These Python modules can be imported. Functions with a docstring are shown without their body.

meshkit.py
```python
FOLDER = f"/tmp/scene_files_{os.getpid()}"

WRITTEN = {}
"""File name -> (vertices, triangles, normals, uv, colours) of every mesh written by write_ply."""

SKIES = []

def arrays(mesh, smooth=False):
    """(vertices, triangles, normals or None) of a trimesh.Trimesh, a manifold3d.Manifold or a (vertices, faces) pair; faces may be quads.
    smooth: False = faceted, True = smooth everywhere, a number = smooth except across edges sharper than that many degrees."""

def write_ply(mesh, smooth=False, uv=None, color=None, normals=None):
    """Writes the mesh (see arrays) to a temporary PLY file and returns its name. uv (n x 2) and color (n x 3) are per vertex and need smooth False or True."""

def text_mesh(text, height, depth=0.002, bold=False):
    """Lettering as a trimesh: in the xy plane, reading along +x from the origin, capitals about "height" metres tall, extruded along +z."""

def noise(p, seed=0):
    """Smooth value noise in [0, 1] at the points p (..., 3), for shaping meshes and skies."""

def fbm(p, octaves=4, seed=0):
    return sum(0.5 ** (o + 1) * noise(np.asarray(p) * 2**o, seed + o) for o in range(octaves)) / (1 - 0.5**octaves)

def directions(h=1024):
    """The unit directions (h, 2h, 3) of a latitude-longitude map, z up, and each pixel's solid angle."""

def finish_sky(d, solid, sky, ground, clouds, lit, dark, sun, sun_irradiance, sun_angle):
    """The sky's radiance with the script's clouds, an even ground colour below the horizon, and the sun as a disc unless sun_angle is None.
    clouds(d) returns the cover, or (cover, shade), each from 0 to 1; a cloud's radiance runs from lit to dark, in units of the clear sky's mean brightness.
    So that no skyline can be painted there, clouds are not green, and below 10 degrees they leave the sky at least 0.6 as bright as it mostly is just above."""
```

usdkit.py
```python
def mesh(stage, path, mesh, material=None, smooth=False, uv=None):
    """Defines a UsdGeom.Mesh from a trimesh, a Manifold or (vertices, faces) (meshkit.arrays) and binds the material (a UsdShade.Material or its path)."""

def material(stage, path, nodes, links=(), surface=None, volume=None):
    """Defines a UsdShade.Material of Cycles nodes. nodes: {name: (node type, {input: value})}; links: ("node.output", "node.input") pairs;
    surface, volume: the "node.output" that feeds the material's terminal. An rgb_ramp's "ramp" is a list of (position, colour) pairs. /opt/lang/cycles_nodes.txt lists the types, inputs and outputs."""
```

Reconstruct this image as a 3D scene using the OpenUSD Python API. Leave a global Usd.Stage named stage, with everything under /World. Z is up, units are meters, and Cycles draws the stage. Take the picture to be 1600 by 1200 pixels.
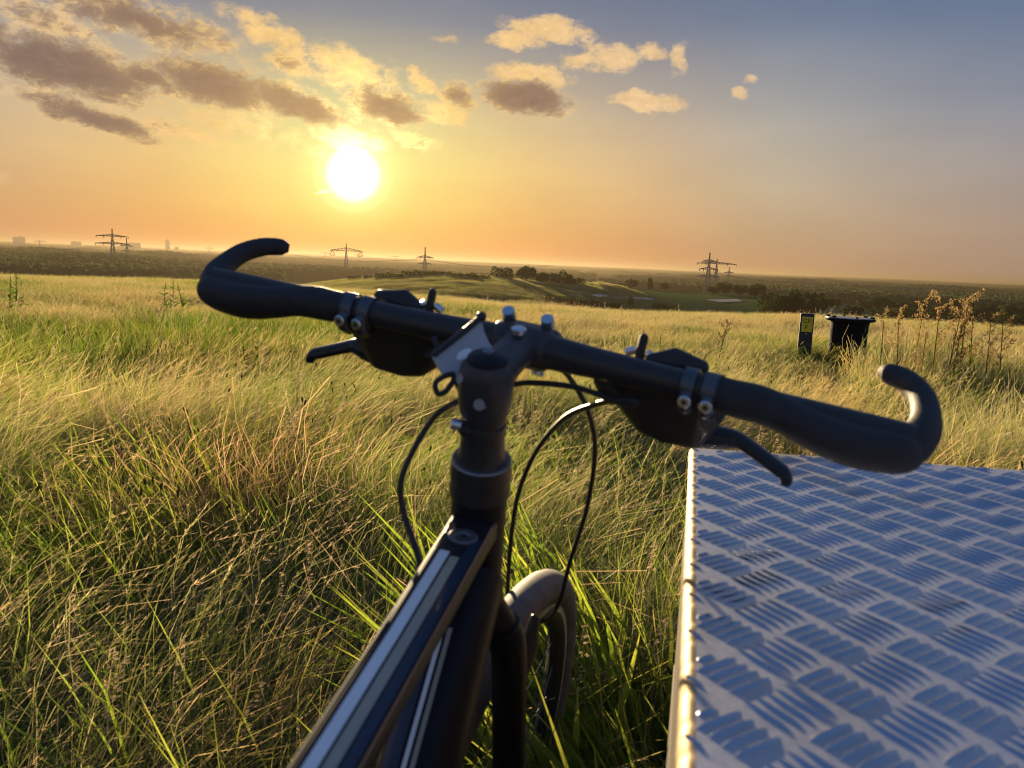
import math, numpy as np, trimesh, manifold3d, usdkit, meshkit
from scipy.spatial.transform import Rotation
from pxr import Usd, UsdGeom, UsdLux, UsdShade, Gf, Sdf, Vt

stage = Usd.Stage.CreateInMemory()
UsdGeom.Xform.Define(stage, '/World')
UsdGeom.Scope.Define(stage, '/World/Looks')
PI = math.pi
V = lambda *a: np.array(a, float)
rad = math.radians

# ------------------------------------------------------------------ camera
EYE = V(0, 0, 1.0354)
FPX = 1200.0                                   # focal length in pixels of a 1600 wide picture
_p, _r = rad(8.9), rad(2.43)
FWD = V(0, math.cos(_p), -math.sin(_p))
_u0, _r0 = V(0, math.sin(_p), math.cos(_p)), V(1, 0, 0)
RGT = _r0 * math.cos(_r) + _u0 * math.sin(_r)
UPV = _u0 * math.cos(_r) - _r0 * math.sin(_r)
cam = UsdGeom.Camera.Define(stage, '/World/camera')
cam.AddTransformOp().Set(Gf.Matrix4d(*[*RGT, 0, *UPV, 0, *(-FWD), 0, *EYE, 1]))
cam.CreateHorizontalApertureAttr(34.6667)
cam.CreateFocalLengthAttr(26.0)
cam.CreateFStopAttr(10.5)
cam.CreateFocusDistanceAttr(7.0)
cam.CreateClippingRangeAttr(Gf.Vec2f(0.05, 60000))
cam.CreateExposureAttr(1.5)

# ------------------------------------------------------------------ sky and sun
SUN_AZ, SUN_EL = rad(-11.97), rad(5.73)
SUN = V(math.sin(SUN_AZ) * math.cos(SUN_EL), math.cos(SUN_AZ) * math.cos(SUN_EL), math.sin(SUN_EL))
SKY_GAIN = 3.53                                 # times background strength 0.1


def ray(px, py):
    d = FWD + RGT * (px - 800) / FPX + UPV * (600 - py) / FPX
    return d / np.linalg.norm(d)


class Nodes:
    """Collects the nodes and links of one material."""
    def __init__(self):
        self.n, self.l, self.k = {}, [], 0

    def add(self, kind, **inputs):
        self.k += 1
        name = f'{kind}_{self.k}'
        self.n[name] = (kind, {k: v for k, v in inputs.items() if not (isinstance(v, tuple) and v and v[0] == 'L')})
        for k, v in inputs.items():
            if isinstance(v, tuple) and v and v[0] == 'L':
                self.l.append((v[1], f'{name}.{k}'))
        return name

    def o(self, node, out):
        return ('L', f'{node}.{out}')

    def math(self, op, a, b=0.0, clamp=False):
        return self.o(self.add('math', math_type=op, value1=a, value2=b, use_clamp=clamp), 'value')

    def mix(self, fac, a, b, kind='mix'):
        return self.o(self.add('mix', mix_type=kind, fac=fac, color1=a, color2=b), 'color')

    def ramp(self, fac, stops):
        return self.o(self.add('rgb_ramp', ramp=stops, fac=fac), 'color')

    def build(self, path, surface=None, volume=None):
        return usdkit.material(stage, path, self.n, self.l, surface=surface and surface[1], volume=volume and volume[1])


def make_sky():
    N = Nodes()
    d = N.o(N.add('texture_coordinate'), 'generated')
    z = N.o(N.add('separate_xyz', vector=d), 'z')
    elev = N.math('multiply', N.math('arcsine', z), 180 / PI)            # degrees
    efac = N.math('divide', elev, 90.0, True)
    dot = N.o(N.add('vector_math', vector_math_type='x', math_type='dot_product', vector1=d, vector2=SUN), 'value')
    N.n[list(N.n)[-1]][1].pop('vector_math_type')
    ang = N.math('multiply', N.math('arccosine', N.math('minimum', dot, 0.9999999)), 180 / PI)
    base = N.ramp(efac, [(0, (.42, .285, .20)), (3 / 90, (.42, .30, .225)), (8 / 90, (.33, .30, .31)), (11 / 90, (.235, .262, .335)), (16 / 90, (.128, .185, .30)),
                         (20 / 90, (.078, .138, .262)), (35 / 90, (.085, .15, .295)), (60 / 90, (.06, .125, .29)), (1, (.05, .115, .28))])
    cool = N.ramp(efac, [(0, (.24, .23, .29)), (5 / 90, (.225, .235, .33)), (12 / 90, (.19, .225, .345)), (20 / 90, (.125, .185, .33)), (35 / 90, (.085, .155, .31)), (60 / 90, (.06, .125, .29)), (1, (.05, .115, .28))])
    base = N.mix(N.o(N.add('map_range', value=ang, from_min=50.0, from_max=105.0, to_min=0.0, to_max=1.0, clamp=True), 'result'), base, cool)
    warm = N.ramp(N.math('divide', ang, 60.0, True), [(0, (1.1, 1.05, .42)), (3.5 / 60, (1.03, .95, .30)), (8 / 60, (1.02, .80, .255)), (12.5 / 60, (1.0, .71, .243)), (22 / 60, (.92, .64, .27)), (30 / 60, (.77, .67, .42)), (1, (.7, .62, .42))])
    warm = N.mix(1.0, warm, N.ramp(efac, [(0, (.85, .44, .23)), (1 / 90, (.88, .50, .29)), (3 / 90, (.93, .71, .50)), (6 / 90, (.98, .90, .80)), (10 / 90, (1, 1, 1)), (1, (1, 1, 1))]), 'multiply')
    wf = N.ramp(N.math('divide', ang, 60.0, True), [(0, (1, 1, 1)), (3.5 / 60, (.97,) * 3), (8 / 60, (.93,) * 3), (12.5 / 60, (.86,) * 3), (22 / 60, (.62,) * 3), (30 / 60, (.49,) * 3), (36 / 60, (.30,) * 3), (45 / 60, (.04,) * 3), (50 / 60, (0,) * 3)])
    wh = N.ramp(efac, [(0, (1, 1, 1)), (6 / 90, (.95,) * 3), (10 / 90, (.68,) * 3), (13 / 90, (.40,) * 3), (16 / 90, (.15,) * 3), (19 / 90, (.07,) * 3), (25 / 90, (.03,) * 3), (40 / 90, (0,) * 3)])
    fac = N.math('multiply', wf, wh)
    col = N.mix(fac, base, warm)
    # physical sky, compressed, blended in
    st = N.o(N.add('sky_texture', sky_type='single_scattering', sun_disc=False, sun_elevation=SUN_EL, sun_rotation=SUN_AZ, aerosol_density=1.5, vector=d), 'color')
    st = N.o(N.add('gamma', color=st, gamma=0.5), 'color')
    st = N.mix(1.0, st, (.20, .20, .20), 'multiply')
    col = N.mix(0.035, col, st)
    # faint wide unevenness of the air
    nz = N.o(N.add('noise_texture', vector=N.o(N.add('mapping', vector=d, scale=(3, 3, 9)), 'vector'), scale=2.0, detail=4.0), 'fac')
    col = N.mix(1.0, col, N.ramp(nz, [(0.2, (.93, .93, .94)), (0.8, (1.07, 1.06, 1.05))]), 'multiply')
    # clouds: (centre, half sizes in pixels, turn clockwise in degrees, weight, dark core)
    blobs = [((105, 104), (180, 62), 8, 1.15, 1), ((225, 122), (90, 36), 10, .9, .9), ((335, 130), (130, 46), 8, 1.1, 1), ((465, 163), (110, 34), 14, 1.05, 1), ((215, 30), (200, 46), 8, .95, .8), ((70, 28), (120, 40), 12, .8, .55),
             ((150, 186), (150, 28), 14, .95, 1), ((250, 196), (70, 16), 6, .6, .6), ((430, 60), (120, 34), 22, .68, .0), ((545, 110), (110, 46), 10, .70, .0), ((450, 100), (60, 26), 10, .8, .5), ((605, 166), (84, 40), 10, 1.05, .95),
             ((820, 154), (96, 34), 4, 1.15, 1.05), ((832, 117), (88, 26), 3, .95, .1), ((860, 46), (96, 26), 6, 1.0, .0), ((810, 62), (66, 20), 2, .85, .0), ((955, 88), (60, 30), 14, .92, .0), ((915, 96), (60, 20), 4, .75, .0),
             ((1062, 90), (20, 34), 0, .85, .0), ((1012, 82), (40, 18), 5, .72, .0), ((1005, 158), (70, 22), 4, .95, .0), ((1045, 162), (46, 14), 3, .7, .0), ((545, 214), (80, 22), 8, 1.0, .0),
             ((652, 220), (52, 18), 8, .95, .3), ((716, 152), (48, 26), 14, .95, .7), ((696, 178), (62, 20), 2, .85, .15), ((1154, 147), (18, 12), 0, .72, .0), ((662, 130), (34, 18), 10, .85, .1),
             ((1175, 122), (16, 12), 0, .6, .0), ((310, 175), (360, 50), 10, .36, .0), ((300, 80), (260, 60), 14, .30, .0), ((280, 208), (120, 16), 8, .6, .1), ((700, 60), (40, 12), 0, .3, .0),
             ((-160, 60), (260, 70), 8, .9, .8), ((-60, 260), (160, 30), 5, .4, .0), ((505, 302), (14, 6), 0, .6, .0)]
    nv = N.o(N.add('mapping', vector=d, scale=(1, 1, 1.7)), 'vector')
    n1 = N.o(N.add('noise_texture', vector=nv, scale=22.0, detail=8.0, roughness=.60), 'color')
    wob = N.o(N.add('vector_math', math_type='subtract', vector1=n1, vector2=(.5, .5, .5)), 'vector')
    wob = N.o(N.add('vector_math', math_type='scale', vector1=wob, scale=0.034), 'vector')
    dw = N.o(N.add('vector_math', math_type='add', vector1=d, vector2=wob), 'vector')
    dens, dark = None, None
    for (c, (hx, hy), turn, w, dk) in blobs:
        cd = ray(*c)
        east = np.cross(cd, [0, 0, 1]); east /= np.linalg.norm(east)
        nor = np.cross(east, cd)
        t = rad(turn + 1)
        ex, ny = east * math.cos(t) - nor * math.sin(t), nor * math.cos(t) + east * math.sin(t)
        Rm = np.stack([ex, cd, ny], 1)
        eu = Rotation.from_matrix(Rm).as_euler('xyz')
        k = 1 / FPX * float(cd @ FWD)
        m = N.o(N.add('mapping', mapping_type='texture', vector=dw, location=cd, rotation=eu, scale=(hx * k, .5, hy * k)), 'vector')
        g = N.o(N.add('gradient_texture', gradient_type='spherical', vector=m), 'fac')
        gw = N.math('multiply', g, w * 1.5)
        dens = gw if dens is None else N.math('smoothmax', dens, gw) if False else N.math('maximum', dens, gw)
        if dk > 0:
            gd = N.math('multiply', g, w * dk)
            dark = gd if dark is None else N.math('maximum', dark, gd)
    n2 = N.o(N.add('noise_texture', vector=nv, scale=34.0, detail=10.0, roughness=.72), 'fac')
    n3 = N.o(N.add('noise_texture', vector=nv, scale=48.0, detail=9.0, roughness=.72, distortion=.5), 'fac')
    rag = N.math('multiply', N.math('subtract', n2, .52), 2.6)
    cover = N.math('add', dens, N.math('multiply', rag, N.math('minimum', N.math('multiply', dens, 2.0), 1.0)))
    cfac = N.ramp(cover, [(0, (0,) * 3), (.16, (0,) * 3), (.34, (.30,) * 3), (.55, (.72,) * 3), (.85, (.95,) * 3), (1, (.97,) * 3)])
    dcov = N.math('add', dark, N.math('multiply', N.math('subtract', n3, .5), 1.5))
    dfac = N.ramp(dcov, [(0, (0,) * 3), (.20, (0,) * 3), (.36, (.6,) * 3), (.52, (.9,) * 3), (.8, (1,) * 3)])
    lit = N.ramp(N.math('divide', ang, 60.0, True), [(0, (2.6, 2.1, 1.1)), (4.5 / 60, (1.8, 1.2, .45)), (9 / 60, (1.02, .66, .24)), (20 / 60, (.90, .62, .32)), (36 / 60, (.72, .52, .34)), (1, (.5, .38, .3))])
    lit = N.mix(1.0, lit, N.ramp(n3, [(.3, (.80, .78, .76)), (.7, (1.12, 1.12, 1.12))]), 'multiply')
    shade = N.ramp(N.math('divide', ang, 60.0, True), [(0, (.55, .34, .16)), (12 / 60, (.31, .195, .125)), (24 / 60, (.175, .125, .115)), (1, (.15, .14, .17))])
    shade = N.mix(1.0, shade, N.ramp(n3, [(.25, (.78, .78, .8)), (.75, (1.25, 1.22, 1.18))]), 'multiply')
    ccol = N.mix(dfac, lit, shade)
    col = N.mix(N.math('multiply', cfac, N.ramp(efac, [(0, (0,) * 3), (3 / 90, (.4,) * 3), (6 / 90, (1,) * 3), (1, (1,) * 3)])), col, ccol)
    # the sun seen through the haze: blown out disc and its halo
    halo = N.ramp(N.math('divide', ang, 12.0, True), [(0, (10, 9.5, 8)), (1.42 / 12, (10, 9.5, 8)), (1.66 / 12, (1.9, 1.5, .75)), (2.05 / 12, (.55, .42, .20)), (2.9 / 12, (.18, .14, .05)), (4.5 / 12, (.04, .03, .008)), (1, (0, 0, 0))])
    col = N.mix(1.0, col, halo, 'add')
    col = N.mix(1.0, col, (SKY_GAIN,) * 3, 'multiply')
    b = N.o(N.add('background_shader', color=col, strength=0.1), 'background')
    return N.build('/World/Looks/sky_air', surface=b)


dome = UsdLux.DomeLight.Define(stage, '/World/sky')
UsdShade.MaterialBindingAPI.Apply(dome.GetPrim()).Bind(make_sky())
dome.GetPrim().SetCustomDataByKey('kind', 'structure')
dome.GetPrim().SetCustomDataByKey('label', 'evening sky with a low blazing sun and broken golden clouds')
sun = UsdLux.DistantLight.Define(stage, '/World/sun')
sun.CreateIntensityAttr(1.25)
sun.CreateNormalizeAttr(True)
sun.CreateAngleAttr(0.6)
sun.CreateColorAttr(Gf.Vec3f(1.0, .76, .44))
_x = np.cross([0, 0, 1], SUN); _x /= np.linalg.norm(_x); _y = np.cross(SUN, _x)
sun.AddTransformOp().Set(Gf.Matrix4d(*[*_x, 0, *_y, 0, *SUN, 0, 0, 0, 50, 1]))

# ------------------------------------------------------------------ helpers
_names = {}


def numbered(parent, name):
    n = _names.get((parent, name), 0)
    _names[(parent, name)] = n + 1
    return f'{parent}/{name}' + (f'_{n:03d}' if n else '')


def keys(prim, label=None, cat=None, group=None, kind=None):
    for k, v in (('label', label), ('category', cat), ('group', group), ('kind', kind)):
        if v:
            prim.SetCustomDataByKey(k, v)
    return prim


def thing(name, label, cat, mat4=None, group=None):
    x = UsdGeom.Xform.Define(stage, numbered('/World', name))
    if mat4 is not None:
        x.AddTransformOp().Set(Gf.Matrix4d(*np.asarray(mat4).T.ravel().tolist()))
    keys(x.GetPrim(), label, cat, group)
    return x.GetPrim()


def obj(name, mesh, mat, parent=None, smooth=35, label=None, cat=None, group=None, kind=None):
    if isinstance(mesh, list):
        mesh = trimesh.util.concatenate([as_tm(m) for m in mesh])
    path = numbered(str(parent.GetPath()) if parent else '/World', name)
    m = usdkit.mesh(stage, path, mesh, mat, smooth=smooth)
    keys(m.GetPrim(), label, cat, group, kind)
    return m.GetPrim()


def as_tm(m):
    v, f, _ = meshkit.arrays(m)
    return trimesh.Trimesh(v, f, process=False)


def copy_of(prim, mat4, label=None, group=None):
    was = prim.GetCustomData()
    base = prim.GetName()
    while base[-4:-3] == '_' and base[-3:].isdigit():
        base = base[:-4]
    r = thing(base, label or was['label'], was['category'], mat4, group or was.get('group'))
    r.GetReferences().AddInternalReference(prim.GetPath())
    # the reference would bring the source's own transform: author ours over it
    r.SetInstanceable(True)
    return r


def xf(loc=(0, 0, 0), rotz=0.0, scale=1.0):
    m = np.eye(4)
    s = np.broadcast_to(np.asarray(scale, float), 3)
    m[:3, :3] = np.array([[math.cos(rotz), -math.sin(rotz), 0], [math.sin(rotz), math.cos(rotz), 0], [0, 0, 1]]) @ np.diag(s)
    m[:3, 3] = loc
    return m


def frames(P):
    P = np.asarray(P, float)
    T = np.gradient(P, axis=0)
    T /= np.linalg.norm(T, axis=1, keepdims=True) + 1e-12
    ref = V(0, 0, 1) if abs(T[0][2]) < .9 else V(1, 0, 0)
    A = np.zeros_like(P)
    a = np.cross(np.cross(T[0], ref), T[0])
    for i, t in enumerate(T):
        a = a - t * (a @ t)
        a /= np.linalg.norm(a) + 1e-12
        A[i] = a
    return T, A, np.cross(T, A)


def tube(P, r, n=14, caps=True, up=None):
    """Closed tube along P. r: a radius, one per point, or (ra, rb) per point; ra goes along 'up', rb across it."""
    P = np.asarray(P, float)
    T, A, B = frames(P)
    if up is not None:
        A = np.array([np.cross(np.cross(t, up), t) for t in T])
        A /= np.linalg.norm(A, axis=1, keepdims=True)
        B = np.cross(T, A)
    r = np.asarray(r, float)
    if r.ndim == 0:
        r = np.full(len(P), float(r))
    if r.ndim == 1:
        r = np.stack([r, r], 1) if len(r) == len(P) else np.tile(r, (len(P), 1))
    th = np.arange(n) * 2 * PI / n
    v = P[:, None] + A[:, None] * (r[:, 0, None] * np.cos(th))[..., None] + B[:, None] * (r[:, 1, None] * np.sin(th))[..., None]
    v = v.reshape(-1, 3)
    f = []
    for i in range(len(P) - 1):
        for j in range(n):
            a, b, c, d = i * n + j, i * n + (j + 1) % n, (i + 1) * n + (j + 1) % n, (i + 1) * n + j
            f += [(a, b, c), (a, c, d)]
    if caps:
        k = len(v)
        v = np.vstack([v, P[0], P[-1]])
        e = (len(P) - 1) * n
        for j in range(n):
            f += [(k, (j + 1) % n, j), (k + 1, e + j, e + (j + 1) % n)]
    return trimesh.Trimesh(v, np.array(f), process=False)


def spline(P, k=8):
    """Catmull-Rom through the points; columns beyond xyz (radii) are interpolated too."""
    P = np.asarray(P, float)
    Q = np.vstack([2 * P[0] - P[1], P, 2 * P[-1] - P[-2]])
    out = []
    for i in range(1, len(Q) - 2):
        for t in np.linspace(0, 1, k, endpoint=False):
            a, b, c, d = Q[i - 1:i + 3]
            out.append(.5 * (2 * b + (c - a) * t + (2 * a - 5 * b + 4 * c - d) * t * t + (3 * b - a - 3 * c + d) * t ** 3))
    return np.array(out + [P[-1]])


def lathe(prof, origin, axis, n=28):
    """prof: (radius, distance along axis) pairs; closed at both ends."""
    axis = np.asarray(axis, float) / np.linalg.norm(axis)
    ref = V(1, 0, 0) if abs(axis[0]) < .8 else V(0, 1, 0)
    A = np.cross(axis, ref); A /= np.linalg.norm(A); B = np.cross(axis, A)
    th = np.arange(n) * 2 * PI / n
    ring = np.cos(th)[:, None] * A + np.sin(th)[:, None] * B
    prof = [(1e-5, prof[0][1])] + list(prof) + [(1e-5, prof[-1][1])]
    v = np.vstack([np.asarray(origin) + ring * r + axis * h for r, h in prof])
    f = []
    for i in range(len(prof) - 1):
        for j in range(n):
            a, b, c, d = i * n + j, i * n + (j + 1) % n, (i + 1) * n + (j + 1) % n, (i + 1) * n + j
            f += [(a, b, c), (a, c, d)]
    return trimesh.Trimesh(v, np.array(f), process=False)


def hull(spheres, seg=16):
    """Convex hull of (x, y, z, r) spheres."""
    ms = [manifold3d.Manifold.sphere(s[3], seg).translate(list(map(float, s[:3]))) for s in spheres]
    return as_tm(manifold3d.Manifold.batch_hull(ms))


def rbox(size, bevel=.004, loc=(0, 0, 0), R=None):
    """Chamfered box."""
    h = np.asarray(size, float) / 2
    b = min(bevel, h.min() * .9)
    pts = []
    for s in np.ndindex(2, 2, 2):
        s = np.array(s) * 2 - 1
        for k in range(3):
            o = h - b
            o[k] = h[k]
            pts.append(s * o)
    m = trimesh.convex.convex_hull(np.array(pts))
    if R is not None:
        m.vertices = m.vertices @ np.asarray(R).T
    m.vertices = m.vertices + np.asarray(loc)
    return trimesh.Trimesh(m.vertices, m.faces, process=False)


def ellipsoid(c, r, R=None, sub=3):
    m = trimesh.creation.icosphere(sub)
    v = m.vertices * np.asarray(r)
    if R is not None:
        v = v @ np.asarray(R).T
    return trimesh.Trimesh(v + np.asarray(c), m.faces, process=False)


# ------------------------------------------------------------------ materials
LK = '/World/Looks/'


def pbr(name, color, rough=.5, metal=0.0, var=.0, scale=40.0, bump=0.0, bump_scale=300.0, spec=.5, coat=0.0, rvar=0.0):
    """Principled material with gentle procedural variation of tone, roughness and relief."""
    N = Nodes()
    pos = N.o(N.add('texture_coordinate'), 'object')
    nz = N.o(N.add('noise_texture', vector=pos, scale=scale, detail=6.0, roughness=.62), 'fac')
    c = np.array(color, float)
    col = N.ramp(nz, [(.25, tuple(c * (1 - var))), (.75, tuple(np.minimum(c * (1 + var), 1)))]) if var else tuple(c)
    kw = dict(base_color=col, metallic=metal, specular_ior_level=spec, coat_weight=coat)
    kw['roughness'] = N.o(N.add('map_range', value=nz, from_min=.3, from_max=.7, to_min=max(rough - rvar, .03), to_max=min(rough + rvar, 1)), 'result') if rvar else rough
    if bump:
        bz = N.o(N.add('noise_texture', vector=pos, scale=bump_scale, detail=3.0), 'fac')
        kw['normal'] = N.o(N.add('bump', height=bz, strength=bump, distance=.001), 'normal')
    s = N.o(N.add('principled_bsdf', **kw), 'BSDF')
    return N.build(LK + name, surface=s)


def leafy(name, stops=None, trans=.5, gain=1.7, gloss=0, patch=None, attr='rnd'):
    """Thin leaves: diffuse and translucent. Tone by blade (primvar rnd through the ramp, or a colour primvar), and by place in the field."""
    N = Nodes()
    if stops is None:
        col = N.o(N.add('attribute', attribute=attr), 'color')
    else:
        rnd = N.o(N.add('attribute', attribute=attr), 'fac')
        oi = N.o(N.add('object_info'), 'random')
        col = N.ramp(N.math('fraction', N.math('add', rnd, N.math('multiply', oi, .6))), stops)
    if patch:
        pos = N.o(N.add('geometry'), 'position')
        nz = N.o(N.add('noise_texture', vector=pos, scale=patch, detail=3.0), 'fac')
        col = N.mix(1.0, col, N.ramp(nz, [(.30, (.74, .86, .72)), (.5, (1, 1, 1)), (.70, (1.28, 1.08, 1.05))]), 'multiply')
    tcol = N.mix(1.0, col, (gain,) * 3, 'multiply')
    tcol = N.o(N.add('hsv', color=tcol, saturation=1.15, value=1.0, hue=.5), 'color')
    d = N.o(N.add('diffuse_bsdf', color=col), 'BSDF')
    t = N.o(N.add('translucent_bsdf', color=tcol), 'BSDF')
    m = N.o(N.add('mix_closure', fac=trans, closure1=d, closure2=t), 'closure')
    if gloss:
        g = N.o(N.add('glossy_bsdf', color=(1, 1, 1), roughness=.42), 'BSDF')
        m = N.o(N.add('mix_closure', fac=gloss, closure1=m, closure2=g), 'closure')
    return N.build(LK + name, surface=m)


BLACK_PAINT = pbr('black_gloss_paint', (.010, .010, .012), .38, var=.2, spec=.22, rvar=.06)
BLACK_SATIN = pbr('black_satin_metal', (.02, .019, .018), .38, var=.25, bump=.05, rvar=.08)
RUBBER = pbr('black_rubber', (.017, .017, .018), .62, var=.3, scale=60, bump=.35, bump_scale=900)
TYRE = pbr('dusty_tyre_rubber', (.135, .122, .112), .75, var=.45, scale=35, bump=.4, bump_scale=500)
PLASTIC = pbr('black_plastic', (.016, .015, .015), .48, var=.25, bump=.1, bump_scale=700, rvar=.06)
STEEL = pbr('bright_steel', (.72, .73, .75), .22, 1.0, var=.1, rvar=.08)
DARK_STEEL = pbr('grey_anodised_metal', (.22, .23, .25), .33, .9, var=.15, rvar=.08)
WHITE_STRIPE = pbr('white_stripe_paint', (.78, .79, .80), .3, var=.05, coat=.2)
OLIVE_STRIPE = pbr('sand_stripe_paint', (.33, .31, .25), .34, var=.08, coat=.2)
NAVY_STRIPE_SHEEN = pbr('navy_stripe_sky_sheen', (.010, .018, .038), .34, var=.1)  # on the top tube it paints the sky reflected in black gloss
COPPER_LINE = pbr('copper_line_paint', (.36, .17, .07), .35, .2, var=.1)
STEM_GREY = pbr('dark_grey_stem', (.055, .052, .054), .42, .5, var=.2, bump=.05, rvar=.06)
LEVER_BLACK = pbr('satin_black_lever', (.030, .033, .038), .26, .55, var=.15, rvar=.06)
CLAMP_GREY = pbr('clamp_band_metal', (.10, .105, .12), .34, .85, var=.2, rvar=.08)
GREY_PLATE = pbr('grey_bracket_plastic', (.40, .39, .40), .42, var=.08, bump=.1)
WHITE_PAINT = pbr('white_label_paint', (.85, .85, .86), .4)
CABLE = pbr('black_cable_sheath', (.013, .013, .014), .38, var=.2)
BIN_BLACK = pbr('weathered_black_plastic', (.008, .0075, .0075), .88, spec=.2, var=.4, scale=8, bump=.3, bump_scale=60, rvar=.1)
LID = pbr('pale_weathered_lid', (.20, .19, .195), .5, var=.3, scale=9, bump=.3, bump_scale=80)
POST_BLACK = pbr('black_post_paint', (.02, .02, .022), .5, var=.3, scale=12, bump=.2, bump_scale=90)
SIGN_YELLOW = pbr('yellow_sign_face', (.72, .55, .02), .45, var=.08, scale=20)
SIGN_INK = pbr('sign_ink', (.02, .02, .02), .6)
PYLON = pbr('galvanised_lattice', (.16, .15, .15), .6, .3)
CONCRETE_FAR = pbr('pale_render_wall', (.40, .37, .36), .8, var=.08, scale=.05)
DARK_GLASS = pbr('window_band', (.05, .055, .065), .25)
ROOF = pbr('flat_roof', (.22, .2, .2), .8)

# ------------------------------------------------------------------ terrain
PLAIN = -22.0
_AZ = V(-180, -90, -45, -33.7, -22.8, -9.7, -.25, 8, 13.7, 20, 33, 45, 90, 180)
_EL = V(2.1, 2.1, 2.12, 2.12, 2.16, 2.55, 3.10, 3.18, 3.02, 2.80, 2.72, 2.7, 2.4, 2.1)


def height(x, y):
    x, y = np.asarray(x, float), np.asarray(y, float)
    d = np.hypot(x, y) + 1e-9
    az = np.degrees(np.arctan2(x, y))
    e = np.interp(az, _AZ, _EL)
    c = np.tan(np.radians(e)) ** 2 / (4 * .74)
    field = -c * d ** 2
    n = meshkit.fbm(np.stack([x * .35, y * .35, 0 * x], -1), 3, 5) - .5
    field = field + .16 * n * np.clip(d / 3, .25, 1) * np.clip((60 - d) / 30, 0, 1)
    big = meshkit.fbm(np.stack([x / 900, y / 900, 0 * x], -1), 3, 11) - .5
    plain = PLAIN + big * np.clip((d - 300) / 1200, 0, 1) * 12
    crest = np.interp(az, (-22, -17, -12.4, -9.7, -6.9, -4.1, -1.3, 2, 4.4, 6, 7.5, 10, 16), (0, 7.5, 12.8, 15.2, 16.4, 17.0, 16.2, 14.8, 12.4, 9.6, 6.6, 2.5, 0))
    plain = plain + crest * np.exp(-((d - 345) / np.where(d < 345, 190, 95)) ** 2) * (d > 60)
    plain = plain + 9.0 * np.clip((az - 2) / 5, 0, 1) * np.clip((27 - az) / 6, 0, 1) * np.exp(-np.abs((d - 480) / 165) ** 4)
    for ba, bd, bw, bh in ((-24.5, 1800, 2.4, 10), (-19.5, 2100, 1.7, 9), (-31.5, 1650, 2.6, 8), (-28, 1000, 3.0, 4), (21, 2300, 3.5, 9), (29, 1900, 3.0, 7)):
        plain = plain + bh * np.exp(-((az - ba) / bw) ** 2 - ((d - bd) / 260) ** 2)
    plain = plain + 3.0 * np.exp(-((az - 17.5) / 2.5) ** 2 - ((d - 520) / 40) ** 2)
    far = np.clip((d - 4200) / 7500, 0, 1)
    ridge = meshkit.fbm(np.stack([az / 9 + 30, d / 2600, 0 * x], -1), 4, 21)
    plain = plain + far ** 1.1 * (10 + 34 * ridge)
    k = 1.5
    m = np.maximum(field, plain)
    return m + k * np.log1p(np.exp(-np.abs(np.clip(field, -300, 0) - plain) / k)) * np.clip((d - 60) / 60, 0, 1)


def hit(px, py, lo=8.0, hi=14000.0):
    """The place on the terrain that a pixel of the 1600 x 1200 photograph sees beyond lo metres."""
    d = ray(px, py)
    t = lo * (hi / lo) ** np.linspace(0, 1, 6000)
    P = EYE + d * t[:, None]
    below = np.nonzero(P[:, 2] < height(P[:, 0], P[:, 1]))[0]
    i = below[0] if len(below) else len(t) - 1
    return V(P[i, 0], P[i, 1], float(height(P[i, 0], P[i, 1])))


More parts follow.
